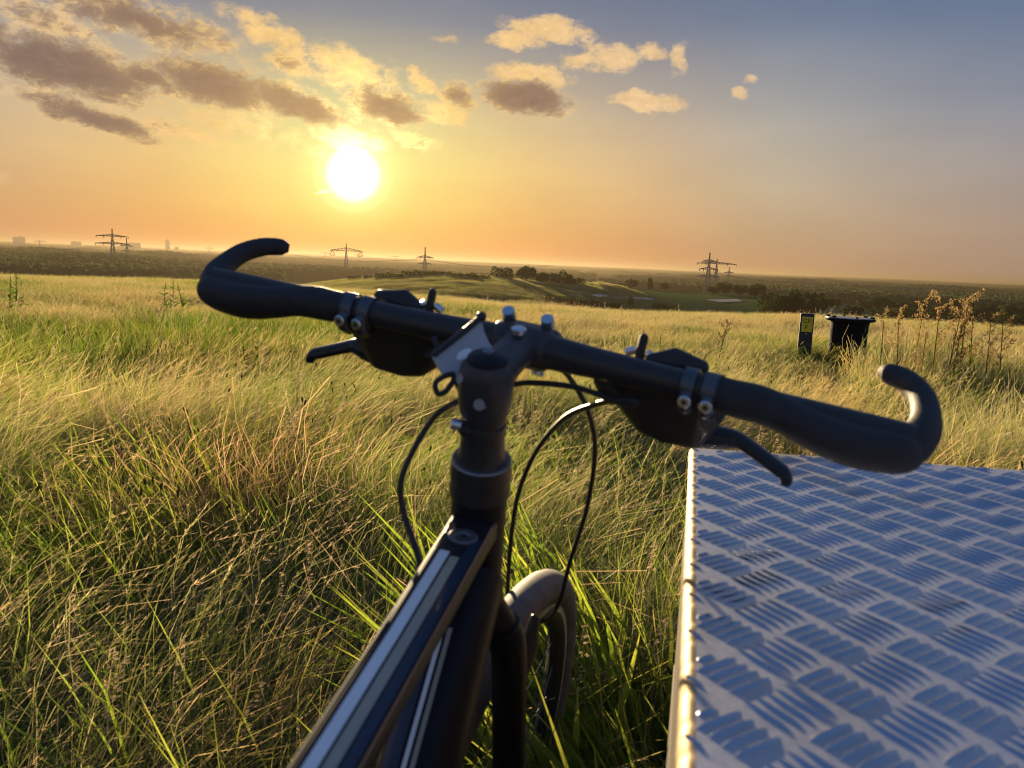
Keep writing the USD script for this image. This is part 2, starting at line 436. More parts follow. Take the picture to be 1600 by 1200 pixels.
def at(px, dist):
    """The place on the terrain at a distance, in the direction of a column of the photograph at its horizon."""
    d = ray(px, 378 + px * .0425)
    k = dist / math.hypot(d[0], d[1])
    return V(d[0] * k, d[1] * k, float(height(d[0] * k, d[1] * k)))


def make_ground():
    a = np.radians(np.concatenate([np.linspace(-180, -50, 66)[:-1], np.linspace(-50, 50, 401), np.linspace(50, 180, 66)[1:]]))[:-1]
    r = np.concatenate([[.0], np.geomspace(.25, 60, 90), np.geomspace(66, 16000, 130)])
    Rr, Aa = np.meshgrid(r, a, indexing='ij')
    X, Y = Rr * np.sin(Aa), Rr * np.cos(Aa)
    Z = height(X, Y)
    v = np.stack([X, Y, Z], -1).reshape(-1, 3)
    n = len(a)
    i, j = np.meshgrid(np.arange(len(r) - 1), np.arange(n), indexing='ij')
    q = np.stack([i * n + j, i * n + (j + 1) % n, (i + 1) * n + (j + 1) % n, (i + 1) * n + j], -1).reshape(-1, 4)
    N = Nodes()
    pos = N.o(N.add('geometry'), 'position')
    dist = N.o(N.add('vector_math', math_type='length', vector1=pos), 'value')
    n1 = N.o(N.add('noise_texture', vector=pos, scale=6.0, detail=8.0, roughness=.65), 'fac')
    near = N.ramp(n1, [(.3, (.055, .055, .024)), (.5, (.10, .10, .045)), (.7, (.16, .14, .075))])
    n2 = N.o(N.add('noise_texture', vector=pos, scale=.012, detail=6.0, roughness=.6), 'fac')
    mid = N.ramp(n2, [(.32, (.11, .13, .05)), (.5, (.155, .16, .065)), (.68, (.20, .18, .09))])
    n3 = N.o(N.add('noise_texture', vector=pos, scale=.0022, detail=9.0, roughness=.66), 'fac')
    vor = N.o(N.add('voronoi_texture', vector=pos, scale=.0032), 'color')
    far = N.ramp(n3, [(.38, (.018, .026, .012)), (.5, (.032, .042, .018)), (.6, (.085, .085, .038)), (.72, (.13, .115, .06))])
    far = N.mix(.25, far, N.mix(1.0, vor, (.12, .13, .06), 'multiply'))
    c = N.mix(N.o(N.add('map_range', value=dist, from_min=45, from_max=120, to_min=0, to_max=1, clamp=True), 'result'), near, mid)
    c = N.mix(N.o(N.add('map_range', value=dist, from_min=420, from_max=760, to_min=0, to_max=1, clamp=True), 'result'), c, far)
    nb = N.o(N.add('noise_texture', vector=pos, scale=1.4, detail=6.0), 'fac')
    bp = N.o(N.add('bump', height=nb, strength=.6, distance=.3), 'normal')
    m = N.build(LK + 'meadow_earth', surface=N.o(N.add('diffuse_bsdf', color=c, normal=bp, roughness=.8), 'BSDF'))
    obj('ground', (v, q[:, ::-1]), m, smooth=True, kind='structure', label='broad grassy hilltop falling away to a wide plain with low hills')


make_ground()


def sheet(name, outline, mat, lift, step, **kw):
    """A patch that lies on the terrain: triangulated polygon of ground points, draped."""
    from shapely.geometry import Polygon, Point
    from shapely import contains_xy
    pl = Polygon(outline).buffer(step * .8).buffer(-step * .4)
    x0, y0, x1, y1 = pl.bounds
    gx, gy = np.meshgrid(np.arange(x0, x1, step), np.arange(y0, y1, step))
    p = np.stack([gx.ravel(), gy.ravel()], 1)
    p = p[contains_xy(pl.buffer(-step * .3), p[:, 0], p[:, 1])]
    L = pl.exterior.length
    e = np.array([pl.exterior.interpolate(t).coords[0] for t in np.arange(0, L, step)])
    p = np.vstack([p, e])
    from scipy.spatial import Delaunay
    tri = Delaunay(p).simplices
    cen = p[tri].mean(1)
    tri = tri[contains_xy(pl, cen[:, 0], cen[:, 1])]
    v = np.column_stack([p, height(p[:, 0], p[:, 1]) + lift])
    nrm = np.cross(v[tri[:, 1]] - v[tri[:, 0]], v[tri[:, 2]] - v[tri[:, 0]])
    tri[nrm[:, 2] < 0] = tri[nrm[:, 2] < 0][:, ::-1]
    return obj(name, (v, tri), mat, smooth=True, **kw)


def turf(name, a, b):
    N = Nodes()
    pos = N.o(N.add('geometry'), 'position')
    n = N.o(N.add('noise_texture', vector=pos, scale=.03, detail=7.0, roughness=.6), 'fac')
    return N.build(LK + name, surface=N.o(N.add('diffuse_bsdf', color=N.ramp(n, [(.3, a), (.7, b)])), 'BSDF'))


GREEN = turf('mown_turf', (.045, .085, .028), (.085, .125, .04))
SAND = turf('bunker_sand', (.36, .31, .24), (.46, .40, .32))
PALE = turf('worn_track', (.20, .18, .11), (.26, .22, .14))
# the golf course on the plain to the right of the middle
P2 = lambda pts, lo=60: [tuple(hit(x, y, lo)[:2]) for x, y in pts]
sheet('fairway', P2([(925, 458), (1000, 455), (1100, 460), (1190, 466), (1235, 478), (1225, 497), (1120, 492), (1010, 484), (960, 470)]), GREEN, .25, 6, kind='structure', label='mown green fairway around the sand bunkers beyond the meadow')
sheet('fairway', P2([(1455, 486), (1610, 492), (1640, 512), (1500, 508)]), GREEN, .25, 6, kind='structure', label='dark green mown turf below the tree line at far right')
for pts, lab in (([(958, 466.8), (1000, 466.2), (1022, 468.6), (990, 468.4)], 'long pale sand bunker in the fairway left of the lone round trees'),
                 ([(1105, 470), (1150, 469), (1158, 472), (1125, 473.5)], 'pale sand bunker below a low mound under the lattice pylons'),
                 ([(925, 463), (945, 462), (950, 464), (930, 465)], 'smallest pale sand bunker at the left end of the fairway')):
    sheet('sand_bunker', P2(pts), SAND, .5, 2.0, kind='structure', label=lab)
sheet('farm_track', P2([(1281, 474), (1360, 474), (1450, 477), (1450, 479.5), (1360, 476.6), (1281, 476.2)]), PALE, .5, 3.0, kind='structure', label='thin pale track along the far edge of the green on the right')

# ------------------------------------------------------------------ foliage prototypes
def set_primvar(prim, values):
    """One number per vertex as primvar rnd, or one colour per vertex as primvar tint."""
    values = np.asarray(values, np.float32)
    if values.ndim == 2:
        UsdGeom.PrimvarsAPI(prim).CreatePrimvar('tint', Sdf.ValueTypeNames.Color3fArray, 'vertex').Set(Vt.Vec3fArray.FromNumpy(values))
    else:
        UsdGeom.PrimvarsAPI(prim).CreatePrimvar('rnd', Sdf.ValueTypeNames.FloatArray, 'vertex').Set(Vt.FloatArray.FromNumpy(values))


def ribbons(base, d0, d1, length, width, seg, rng, power=1.6, flat=None, tipw=0.0):
    """Many blades at once: each starts along d0 and bends towards d1; returns vertices, triangles, a value per vertex."""
    n = len(base)
    t = np.linspace(0, 1, seg + 1)
    w = t[None, :] ** power
    d1 = unit(d1 + d0 * np.clip(-.25 - (d0 * d1).sum(1, keepdims=True), 0, 1) * 1.6)      # never a sharp fold
    D = d0[:, None] * (1 - w[..., None]) + d1[:, None] * w[..., None]
    D /= np.linalg.norm(D, axis=2, keepdims=True)
    step = D[:, :-1] * (length / seg)[:, None, None]
    P = np.concatenate([np.zeros((n, 1, 3)), np.cumsum(step, 1)], 1) + base[:, None]
    side = np.cross(D, rng.normal(size=(n, 1, 3)) if flat is None else flat[:, None])
    side /= np.linalg.norm(side, axis=2, keepdims=True) + 1e-9
    prof = np.clip(1.0 - t ** 2.2, tipw, 1) * np.clip(.55 + t * 2, 0, 1)
    h = side * (width[:, None] * prof[None] / 2)[..., None]
    v = np.stack([P - h, P + h], 2).reshape(n, -1, 3)
    i = np.arange(seg)
    f1 = np.concatenate([np.stack([2 * i, 2 * i + 1, 2 * i + 3], 1), np.stack([2 * i, 2 * i + 3, 2 * i + 2], 1)])
    k = 2 * (seg + 1)
    f = (f1[None] + (np.arange(n) * k)[:, None, None]).reshape(-1, 3)
    return v.reshape(-1, 3), f, np.repeat(rng.random(n), k), P


def unit(v):
    return v / (np.linalg.norm(v, axis=-1, keepdims=True) + 1e-12)


def join(parts):
    vs, fs, rs, k = [], [], [], 0
    for v, f, r in parts:
        vs.append(v); fs.append(f + k); rs.append(r); k += len(v)
    return np.vstack(vs), np.vstack(fs), np.concatenate(rs)


WIND = V(1, -.15, 0)


def disc(n, r, rng):
    a, q = rng.random(n) * 2 * PI, r * np.sqrt(rng.random(n))
    return np.stack([q * np.cos(a), q * np.sin(a), 0 * q], 1)


def tones(rng, n, k, stops):
    """A colour per blade from a list of colours, repeated for its k vertices."""
    c = np.array(stops, float)
    x = rng.random(n) * (len(c) - 1)
    i = np.minimum(x.astype(int), len(c) - 2)
    f = (x - i)[:, None]
    return np.repeat((c[i] * (1 - f) + c[i + 1] * f) * (.85 + .3 * rng.random((n, 1))), k, axis=0)


FINE_C = [(.085, .125, .035), (.115, .155, .042), (.145, .175, .05), (.20, .20, .075), (.28, .24, .12), (.12, .145, .042)]
BROAD_C = [(.055, .100, .018), (.075, .125, .024), (.095, .145, .028), (.12, .155, .034), (.14, .145, .045), (.07, .115, .022)]
BROAD_TIP = [(.12, .19, .035), (.15, .20, .04), (.20, .21, .06), (.11, .18, .035)]
DRY_C = [(.34, .27, .15), (.46, .36, .21), (.56, .45, .29), (.50, .37, .24), (.40, .33, .17)]
PINK_C = [(.44, .31, .22), (.56, .40, .30), (.50, .39, .25)]


def tuft_fine(rng, n=60, r=.17, h=.24, w=.0032, col=FINE_C, seg=3):
    b = disc(n, r, rng)
    d0 = unit(V(0, 0, 1) + rng.normal(size=(n, 3)) * [.35, .35, .1])
    d1 = unit(d0 + rng.normal(size=(n, 3)) * [.9, .9, .25] + WIND * .35 - V(0, 0, .3))
    L = h * (.45 + .75 * rng.random(n))
    v, f, _, _ = ribbons(b, d0, d1, L, w * (.6 + .8 * rng.random(n)), seg, rng)
    return v, f, tones(rng, n, 2 * seg + 2, col)


def tones2(rng, n, seg, low, tip, power=1.3):
    """A colour per vertex that runs from green at the foot to a drier tip."""
    a, b = tones(rng, n, 1, low), tones(rng, n, 1, tip)
    t = (np.arange(seg + 1) / seg) ** power
    c = a[:, None] * (1 - t)[None, :, None] + b[:, None] * t[None, :, None]
    return np.repeat(c, 2, axis=1).reshape(-1, 3)


HAIR_LOW = [(.085, .135, .034), (.12, .165, .045), (.165, .185, .062)]
HAIR_TIP = [(.27, .25, .10), (.42, .35, .18), (.58, .47, .29), (.34, .31, .13), (.18, .22, .07)]
HAIR_TIP_GREEN = [(.13, .18, .04), (.19, .22, .055), (.24, .22, .08), (.11, .16, .03)]
HAIR_TIP_PINK = [(.46, .33, .21), (.58, .43, .30), (.38, .29, .16)]


def tuft_hair(rng, n=140, r=.095, h=.42, w=.0021, tip=HAIR_TIP, seg=5, sweep=1.0):
    """A matted tussock: many fine blades that rise together, fan out and are combed over by the wind."""
    b = disc(n, r, rng)
    fan = b / r
    d0 = unit(V(-.22, -.05, 1.0) + fan * .40 + rng.normal(size=(n, 3)) * [.16, .16, .05])
    dr = sweep * (.45 + 1.0 * rng.random((n, 1)))
    d1 = unit(WIND * .85 * dr + V(0, 0, .40) - V(0, 0, 1.12) * dr + fan * .40 + rng.normal(size=(n, 3)) * [.16, .20, .12])
    L = h * (.45 + .75 * rng.random(n))
    v, f, _, _ = ribbons(b, d0, d1, L, w * (.6 + .8 * rng.random(n)), seg, rng, 1.75, tipw=.35)
    return v, f, tones2(rng, n, seg, HAIR_LOW, tip)


def tuft_blades(rng, n=24, r=.13, h=.38, w=.0078, lean=-.55, col=BROAD_C, seg=4):
    b = disc(n, r, rng)
    d0 = unit(V(0, 0, 1) + rng.normal(size=(n, 3)) * [.22, .22, .05] + V(lean * .45, 0, 0))
    d1 = unit(d0 + rng.normal(size=(n, 3)) * [.35, .35, .1] + V(lean, -.05, -.10))
    L = h * (.5 + .7 * rng.random(n))
    v, f, _, _ = ribbons(b, d0, d1, L, w * (.5 + .8 * rng.random(n)), seg, rng, 1.3)
    return v, f, tones2(rng, n, seg, col, BROAD_TIP, 2.0)


def tuft_stalks(rng, n=30, r=.15, h=.45, w=.0019, droop=1.0, head=.0044, col=DRY_C, seg=5, m=15):
    b = disc(n, r, rng)
    d0 = unit(V(-.12, 0, 1) + rng.normal(size=(n, 3)) * [.16, .16, .03])
    dr = droop * (.45 + .9 * rng.random((n, 1)))
    d1 = unit(V(0, 0, .55) + WIND * 1.0 * dr + V(0, 0, -1.15) * dr + rng.normal(size=(n, 3)) * [.25, .3, .15])
    L = h * (.6 + .6 * rng.random(n))
    v, f, _, P = ribbons(b, d0, d1, L, np.full(n, w), seg, rng, 2.0, tipw=.5)
    c1 = tones(rng, n, 1, col)
    # stalks are greener than their heads
    parts = [(v, f, np.repeat(c1 * [.62, .80, .55], 2 * seg + 2, axis=0))]
    t = (.66 + .34 * np.sort(rng.random((n, m)), 1)) * (seg - 1e-3)
    i = t.astype(int)
    fr = (t - i)[..., None]
    idx = np.arange(n)[:, None]
    c = P[idx, i] * (1 - fr) + P[idx, i + 1] * fr
    dd = unit(P[idx, i + 1] - P[idx, i])
    sd = unit(dd + rng.normal(size=(n, m, 3)) * .26)
    fat = (1 - np.abs(t / seg - .84) / .26).clip(.3, 1)
    L2 = head * 2.7 * (.7 + .6 * rng.random((n, m)))
    v2, f2, _, _ = ribbons(c.reshape(-1, 3), sd.reshape(-1, 3), sd.reshape(-1, 3), L2.ravel(), (head * .42 * fat).ravel(), 2, rng)
    parts.append((v2, f2, np.repeat(c1, m * 6, axis=0)))
    return join(parts)


def tuft_heads(rng, n=5):
    """Taller flowering grasses with open clusters of spikelets."""
    b = disc(n, .12, rng)
    d0 = unit(V(0, 0, 1) + rng.normal(size=(n, 3)) * [.14, .14, .02])
    d1 = unit(d0 + WIND * .45 + rng.normal(size=(n, 3)) * .2)
    L = .42 + .2 * rng.random(n)
    v, f, rr, P = ribbons(b, d0, d1, L, np.full(n, .0024), 6, rng, 1.8, tipw=.6)
    parts = [(v, f, rr)]
    for k in range(n):
        m = 46
        t = rng.random(m)
        c = P[k, 4] + (P[k, 6] - P[k, 4]) * t[:, None]
        side = unit(rng.normal(size=(m, 3)) + V(.2, 0, .4)) * (.022 * (1 - t) + .006)[:, None] * rng.random((m, 1))
        c = c + side
        dd = unit(side + V(.1, 0, .02))
        v2, f2, _, _ = ribbons(c, dd, dd, np.full(m, .009), np.full(m, .0036), 2, rng)
        parts.append((v2, f2, np.full(len(v2), rng.random())))
    return join(parts)


def tuft_plantain(rng, n=4):
    """Thin stems with dark egg-shaped heads."""
    b = disc(n, .14, rng)
    d0 = unit(V(0, 0, 1) + rng.normal(size=(n, 3)) * [.15, .15, .02])
    d1 = unit(d0 + rng.normal(size=(n, 3)) * .25)
    L = .34 + .18 * rng.random(n)
    v, f, rr, P = ribbons(b, d0, d1, L, np.full(n, .002), 5, rng, tipw=.8)
    parts = [(v, f, rr * .3)]
    for k in range(n):
        e = as_tm(tube([P[k, -1] + unit(d1[k]) * s for s in (0, .004, .010, .017, .02)], [.0012, .0028, .0031, .0024, .0008], 6))
        parts.append((np.array(e.vertices), np.array(e.faces), np.full(len(e.vertices), .9)))
    return join(parts)


def instancer(name, protos, mats, pts, rotz, scl, which, label, cat, tilt=None, piece='tuft'):
    pi = UsdGeom.PointInstancer.Define(stage, f'/World/{name}')
    keys(pi.GetPrim(), label, cat, None, 'stuff')
    targets = []
    for k, ((v, f, r), m) in enumerate(zip(protos, mats)):
        g = usdkit.mesh(stage, f'/World/{name}/{piece}' + (f'_{k:03d}' if k else ''), (v, f), m, smooth=False)
        set_primvar(g.GetPrim(), r)
        targets.append(g.GetPath())
    pi.CreatePrototypesRel().SetTargets(targets)
    pi.CreatePositionsAttr(Vt.Vec3fArray.FromNumpy(np.asarray(pts, np.float32)))
    q = Rotation.from_euler('z', rotz)
    if tilt is not None:
        q = Rotation.from_rotvec(tilt) * q
    q = q.as_quat()
    h = np.column_stack([q[:, 3], q[:, :3]]).astype(np.float16)
    pi.CreateOrientationsAttr(Vt.QuathArray([Gf.Quath(*map(float, x)) for x in h]))
    pi.CreateScalesAttr(Vt.Vec3fArray.FromNumpy(np.asarray(scl, np.float32)))
    pi.CreateProtoIndicesAttr(Vt.IntArray.FromNumpy(np.asarray(which, np.int32)))


# ------------------------------------------------------------------ the meadow
BOX_O, BOX_A = V(.2243, .9326), rad(13)
BOX_U, BOX_V = V(math.sin(BOX_A), math.cos(BOX_A)), V(math.cos(BOX_A), -math.sin(BOX_A))


def clear(p, grow=.0):
    """False for places under the plate-topped box."""
    q = p[:, :2] - BOX_O
    u, v = q @ BOX_U, q @ BOX_V
    return ~((v > -.02 - grow) & (u < .06 + grow + np.clip(v, 0, 1) * .12) & (v < .95))


def sector(rng, d0, d1, dens, half=41):
    a = 2 * rad(half)
    n = int(dens * a / 2 * (d1 ** 2 - d0 ** 2))
    az = (rng.random(n) - .5) * a
    d = np.sqrt(d0 ** 2 + rng.random(n) * (d1 ** 2 - d0 ** 2))
    return np.stack([d * np.sin(az), d * np.cos(az)], 1)


def noise2(p, s, seed):
    return meshkit.fbm(np.column_stack([p * s, np.zeros(len(p))]), 3, seed)


def greenness(p):
    """Where broad green blades grow thickly: a band across the left, a stand by the wheel, drifts elsewhere."""
    d = np.hypot(*p.T)
    band = np.exp(-((d - 2.85 - .45 * np.sin(p[:, 0] * 1.3 + .4)) / .75) ** 2) * (.55 + .45 * (p[:, 0] < .6))
    stand = np.exp(-(((p - V(.14, 1.50)) ** 2).sum(1)) / .14) * 1.5
    back = np.exp(-((d - 16) / 14.0) ** 2) * np.clip((-p[:, 0] - .5) / 2.5, 0, 1) * .62
    return band + stand + back


FINE = leafy('fine_meadow_grass', None, .5, 1.75, .03, 1.1, 'tint')
BROAD = leafy('broad_green_grass', None, .55, 2.2, .02, 1.1, 'tint')
DRY = leafy('dry_bent_grass', None, .5, 1.5, .03, 1.1, 'tint')
HEADS = leafy('seed_cluster_grass', [(0, (.34, .26, .17)), (1, (.46, .37, .25))], .4, 1.3)
DARKH = leafy('plantain', [(0, (.10, .12, .03)), (.6, (.09, .065, .032)), (1, (.06, .04, .025))], .25, 1.2)


def planted(tufts, P, rotz, s, which):
    """All tufts as one mesh: prototypes turned, scaled and set down."""
    out = []
    for i in range(len(P)):
        v, f, c = tufts[which[i]]
        ca, sa = math.cos(rotz[i]) * s[i], math.sin(rotz[i]) * s[i]
        out.append((np.column_stack([v[:, 0] * ca - v[:, 1] * sa, v[:, 0] * sa + v[:, 1] * ca, v[:, 2] * s[i]]) + P[i], f, c))
    return join(out)


def grass_mesh(name, data, mat, label):
    v, f, c = data
    p = obj(name, (v, f), mat, None, smooth=False, label=label, cat='grass', kind='stuff')
    set_primvar(p, c)


NEAR = 5.0


def meadow():
    rng = np.random.default_rng(21)

    def place(p):
        p = p[clear(p)]
        return p, np.column_stack([p, height(p[:, 0], p[:, 1]) - .012])
    # --- close to the bicycle, blade by blade
    def comb(p, spread):
        """Turn of each tuft: the wind's swirls, and some of its own."""
        return (noise2(p, .55, 77) - .5) * 2.6 + rng.normal(size=len(p)) * spread
    fine = [tuft_fine(rng, 46, h=.20) for _ in range(6)]
    p, P = place(sector(rng, .95, NEAR, 46))
    d = np.hypot(*p.T)
    s = (.75 + .5 * rng.random(len(p))) * np.interp(d, [.9, 1.6, 3, 5], [.74, .9, 1.05, 1.05])
    grass_mesh('fine_grass', planted(fine, P, rng.random(len(p)) * 2 * PI, s, rng.integers(0, 6, len(p))), FINE, 'short fine meadow grass around the bicycle, low between the taller blades')
    # tussocks of hair-fine grass
    for name, tip, seed, dens, lab in (('bent_hair_grass', HAIR_TIP, 3, 48, 'matted golden green tussocks of hair fine grass combed to the right by wind'), ('green_hair_grass', HAIR_TIP_GREEN, 4, 52, 'matted fresh green tussocks of hair fine grass among the golden ones'), ('pinkish_hair_grass', HAIR_TIP_PINK, 5, 22, 'pinkish tan tussocks of fine seeding grass in soft patches')):
        hair = [tuft_hair(rng, tip=tip, sweep=.7 + .3 * (k % 3)) for k in range(8)]
        p, P = place(sector(rng, 1.0, NEAR, dens))
        keep = rng.random(len(p)) < np.clip(.75 - .25 * greenness(p) * (seed != 4) + (noise2(p, .9, seed) - .5) * 2.4, .08, 1)
        p, P = p[keep], P[keep]
        d = np.hypot(*p.T)
        low_by_wheel = np.where((np.abs(p[:, 0] - .155) < .14) & (np.abs(p[:, 1] - 1.2) < .38), .5, 1.0)
        s = low_by_wheel * (.70 + .5 * rng.random(len(p))) * np.clip(.94 + 1.5 * (noise2(p, 2.1, 23) - .5), .55, 1.4) * np.interp(d, [.9, 1.5, 3, 5], [.88, 1.0, 1.08, 1.0])
        grass_mesh(name, planted(hair, P, comb(p, .30), s, rng.integers(0, 8, len(p))), FINE, lab)
    blades = [tuft_blades(rng) for _ in range(8)]
    p, P = place(np.vstack([sector(rng, 1.0, NEAR, 110), V(.05, .86) + rng.random((80, 2)) * V(.21, .66)]))
    by_wheel = (np.abs(p[:, 0] - .155) < .125) & (np.abs(p[:, 1] - 1.2) < .36)
    keep = (rng.random(len(p)) < np.clip(greenness(p) * .78 + (noise2(p, 1.1, 8) - .52) * 2.2, .04, 1)) | by_wheel
    p, P, by_wheel = p[keep], P[keep], by_wheel[keep]
    d = np.hypot(*p.T)
    s = (.65 + .6 * rng.random(len(p))) * np.interp(d, [.9, 1.5, 3, 5], [.95, 1.0, 1.0, .95]) * np.where(by_wheel, 1.2, 1.0)
    wide = [tuft_blades(rng, 20, .10, .38, .0125, -.62, BROAD_C[:4]) for _ in range(6)]
    grass_mesh('broad_green_grass', planted(blades + wide, P, rng.normal(size=len(p)) * np.where(by_wheel, .25, .45), s, np.where(by_wheel, 8 + rng.integers(0, 6, len(p)), rng.integers(0, 8, len(p)))), BROAD, 'broad bright green grass blades leaning to the left in drifts')
    for name, col, seed, lab in (('dry_bent_grass', DRY_C, 14, 'dry golden grass stalks with slim seed heads bent over to the right'), ('pinkish_seed_grass', PINK_C, 15, 'pinkish tan seeding stalks in soft patches among the green')):
        st = [tuft_stalks(rng, 16, .16, h=.47, droop=.95 + .35 * (k % 3), col=col) for k in range(8)]
        p, P = place(sector(rng, 1.0, NEAR, 44 if seed == 14 else 30))
        keep = rng.random(len(p)) < np.clip(.66 - .6 * greenness(p) + (noise2(p, .9, seed) - .5) * 3.0, .05, 1)
        p, P = p[keep], P[keep]
        d = np.hypot(*p.T)
        s = (.7 + .55 * rng.random(len(p))) * np.interp(d, [.9, 1.5, 3, 5], [.75, .92, 1.0, .95])
        grass_mesh(name, planted(st, P, comb(p, .35), s, rng.integers(0, 8, len(p))), DRY, lab)
    # --- the rest of the hilltop in plots
    side, kinds = 1.7, [(.25, 14, 5, .2), (.5, 9, 9, .5), (1.0, 3, 16, .1), (.3, 11, 4, .9)]      # share of fine, stalk tufts, blade tufts, share of pink
    plots = []
    for (fi, ns, nb_, pk) in kinds:
        for _ in range(3):
            parts = []
            tf = [tuft_hair(rng, 60, .16, .30, .0050, HAIR_TIP_GREEN if fi > .4 and k else (HAIR_TIP_PINK if rng.random() < pk else HAIR_TIP), 3, .25 + .25 * k) for k in range(4)]
            ts_ = [tuft_stalks(rng, 20, .24, .33, .0040, .55 + .3 * k, .0100, PINK_C if rng.random() < pk else DRY_C, 4, 5) for k in range(4)]
            tb_ = [tuft_blades(rng, 18, .22, .32, .0125, seg=3) for _ in range(3)]
            for tuf, n, sg in ((tf, 62, .5), (ts_, ns * 4, .4), (tb_, nb_ * 2, .45)):
                q = np.column_stack([(rng.random((n, 2)) - .5) * side, np.zeros(n)])
                parts.append(planted(tuf, q, rng.normal(size=n) * sg, .7 + .6 * rng.random(n), rng.integers(0, len(tuf), n)))
            vv, ff, cc = join(parts)
            plots.append((vv, ff, cc * V(.66, .70, .60)))
    step = 1.38
    gx, gy = np.meshgrid(np.arange(-42, 42, step), np.arange(0, 56, step))
    p = np.stack([gx.ravel() + (np.arange(gx.size) // gx.shape[1] % 2) * step / 2, gy.ravel()], 1)
    p = p + rng.normal(size=p.shape) * .16
    d, az = np.hypot(*p.T), np.degrees(np.arctan2(p[:, 0], p[:, 1]))
    k = (d > NEAR + .45) & (d < 54) & (np.abs(az) < 41) & (np.hypot(*(p - V(3.94, 9.07)).T) > .1)
    p, d = p[k], d[k]
    g = greenness(p) + (noise2(p, .28, 52) - .5) * 2.4
    pk = noise2(p, .16, 57) + np.where(p[:, 0] > .5, .08, -.03)
    kind = np.where(g > .55, 2, np.where(pk > .56, 3, np.where(g > .12, 1, 0)))
    kind = np.where((((p - V(3.45, 8.0)) / V(.9, 1.4)) ** 2).sum(1) < 1, 0, kind)
    s = .9 + .25 * rng.random(len(p))
    sz = s * np.interp(d, [5, 8, 14, 40], [1.12, .92, .90, 1.0]) * (.75 + .5 * noise2(p, .35, 61)) * (1 + 1.3 * np.exp(-(((p - V(4.45, 6.9)) / V(.62, .9)) ** 2).sum(1))) * (1 - .80 * np.exp(-(((p - V(3.35, 7.8)) / V(.72, 1.5)) ** 2).sum(1)))
    e = .4
    nx, ny = (height(p[:, 0] + e, p[:, 1]) - height(p[:, 0] - e, p[:, 1])) / (2 * e), (height(p[:, 0], p[:, 1] + e) - height(p[:, 0], p[:, 1] - e)) / (2 * e)
    instancer('distant_meadow', plots, [FINE] * 12, np.column_stack([p, height(p[:, 0], p[:, 1]) - .02]), rng.normal(size=len(p)) * .35, np.column_stack([s, s, sz]), kind * 3 + rng.integers(0, 3, len(p)),
              'tan and green meadow grass covering the hilltop out to its brow', 'grass', np.column_stack([ny, -nx, 0 * nx]), 'plot')
    # --- rough grass on the near face of the hill across the dip
    az = np.radians(rng.uniform(-21, 9, 620))
    dd = np.sqrt(rng.uniform(150 ** 2, 400 ** 2, 620))
    q = np.stack([dd * np.sin(az), dd * np.cos(az)], 1)
    sc = rng.uniform(5.5, 7.5, 620)
    nx, ny = (height(q[:, 0] + 2, q[:, 1]) - height(q[:, 0] - 2, q[:, 1])) / 4, (height(q[:, 0], q[:, 1] + 2) - height(q[:, 0], q[:, 1] - 2)) / 4
    instancer('hill_grass', [(v_, f_, c_ * 1.1) for v_, f_, c_ in (plots[0], plots[3], plots[4], plots[5])], [FINE] * 4, np.column_stack([q, height(q[:, 0], q[:, 1]) - .1]), rng.normal(size=620) * .5, np.column_stack([sc, sc, sc * .42]), rng.integers(0, 4, 620),
              'pale rough grass on the smooth hill across the dip', 'grass', np.column_stack([ny, -nx, 0 * nx]), 'plot')
    # --- scattered flowering grasses and plantain
    hp = [tuft_heads(rng) for _ in range(5)]
    p, P = place(np.vstack([sector(rng, 1.2, 5, 2.4), sector(rng, 5, 20, .6, 39)]))
    s = .75 + .45 * rng.random(len(p))
    instancer('flowering_grass', hp, [HEADS] * 5, P, rng.normal(size=len(p)) * .6, np.column_stack([s, s, s]), rng.integers(0, 5, len(p)), 'scattered taller grasses with open pale seed clusters', 'grass')
    herbs = []
    for _ in range(5):
        n = 22
        b_ = disc(n, .05, rng)
        a_ = rng.random(n) * 2 * PI
        d0 = unit(np.stack([np.cos(a_), np.sin(a_), .7 + .9 * rng.random(n)], 1))
        L_ = .10 + .13 * rng.random(n)
        v_, f_, r_, _ = ribbons(b_, d0, unit(d0 - V(0, 0, .9)), L_, L_ * (.16 + .14 * rng.random(n)), 4, rng, 1.5)
        herbs.append((v_, f_, tones2(rng, n, 4, [(.05, .10, .02), (.08, .13, .03)], [(.09, .15, .03), (.14, .18, .05)])))
    p, P = place(np.vstack([sector(rng, 1.15, 5, 6.0), sector(rng, 5, 11, 1.6, 39)]))
    p_ = noise2(p, .8, 91) > .45
    P = P[p_]
    s = .8 + .7 * rng.random(len(P))
    instancer('meadow_herbs', herbs, [BROAD] * 5, P, rng.random(len(P)) * 6.28, np.column_stack([s, s, s * 1.15]), rng.integers(0, 5, len(P)), 'low broad leaved herbs half hidden in the grass', 'herbs', None, 'herb')
    pp = [tuft_plantain(rng) for _ in range(4)]
    p, P = place(np.vstack([sector(rng, 1.4, 6, 3.0), sector(rng, 6, 16, .6, 39)]))
    s = .75 + .4 * rng.random(len(p))
    instancer('ribwort_plantain', pp, [DARKH] * 4, P, rng.random(len(p)) * 6, np.column_stack([s, s, s]), rng.integers(0, 4, len(p)), 'thin plantain stems with small dark brown heads among the grass', 'plantain')


meadow()

# ------------------------------------------------------------------ trees and woods on the plain
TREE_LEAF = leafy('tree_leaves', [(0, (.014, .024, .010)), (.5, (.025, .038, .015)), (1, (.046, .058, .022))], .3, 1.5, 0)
WOOD_LEAF = leafy('wood_canopy', [(0, (.034, .050, .026)), (.5, (.055, .074, .038)), (1, (.09, .10, .052))], .25, 1.4, .0)  # lightened to put haze and backlight into the leaf colour
BARK = pbr('bark', (.07, .055, .04), .9, var=.3, scale=3)


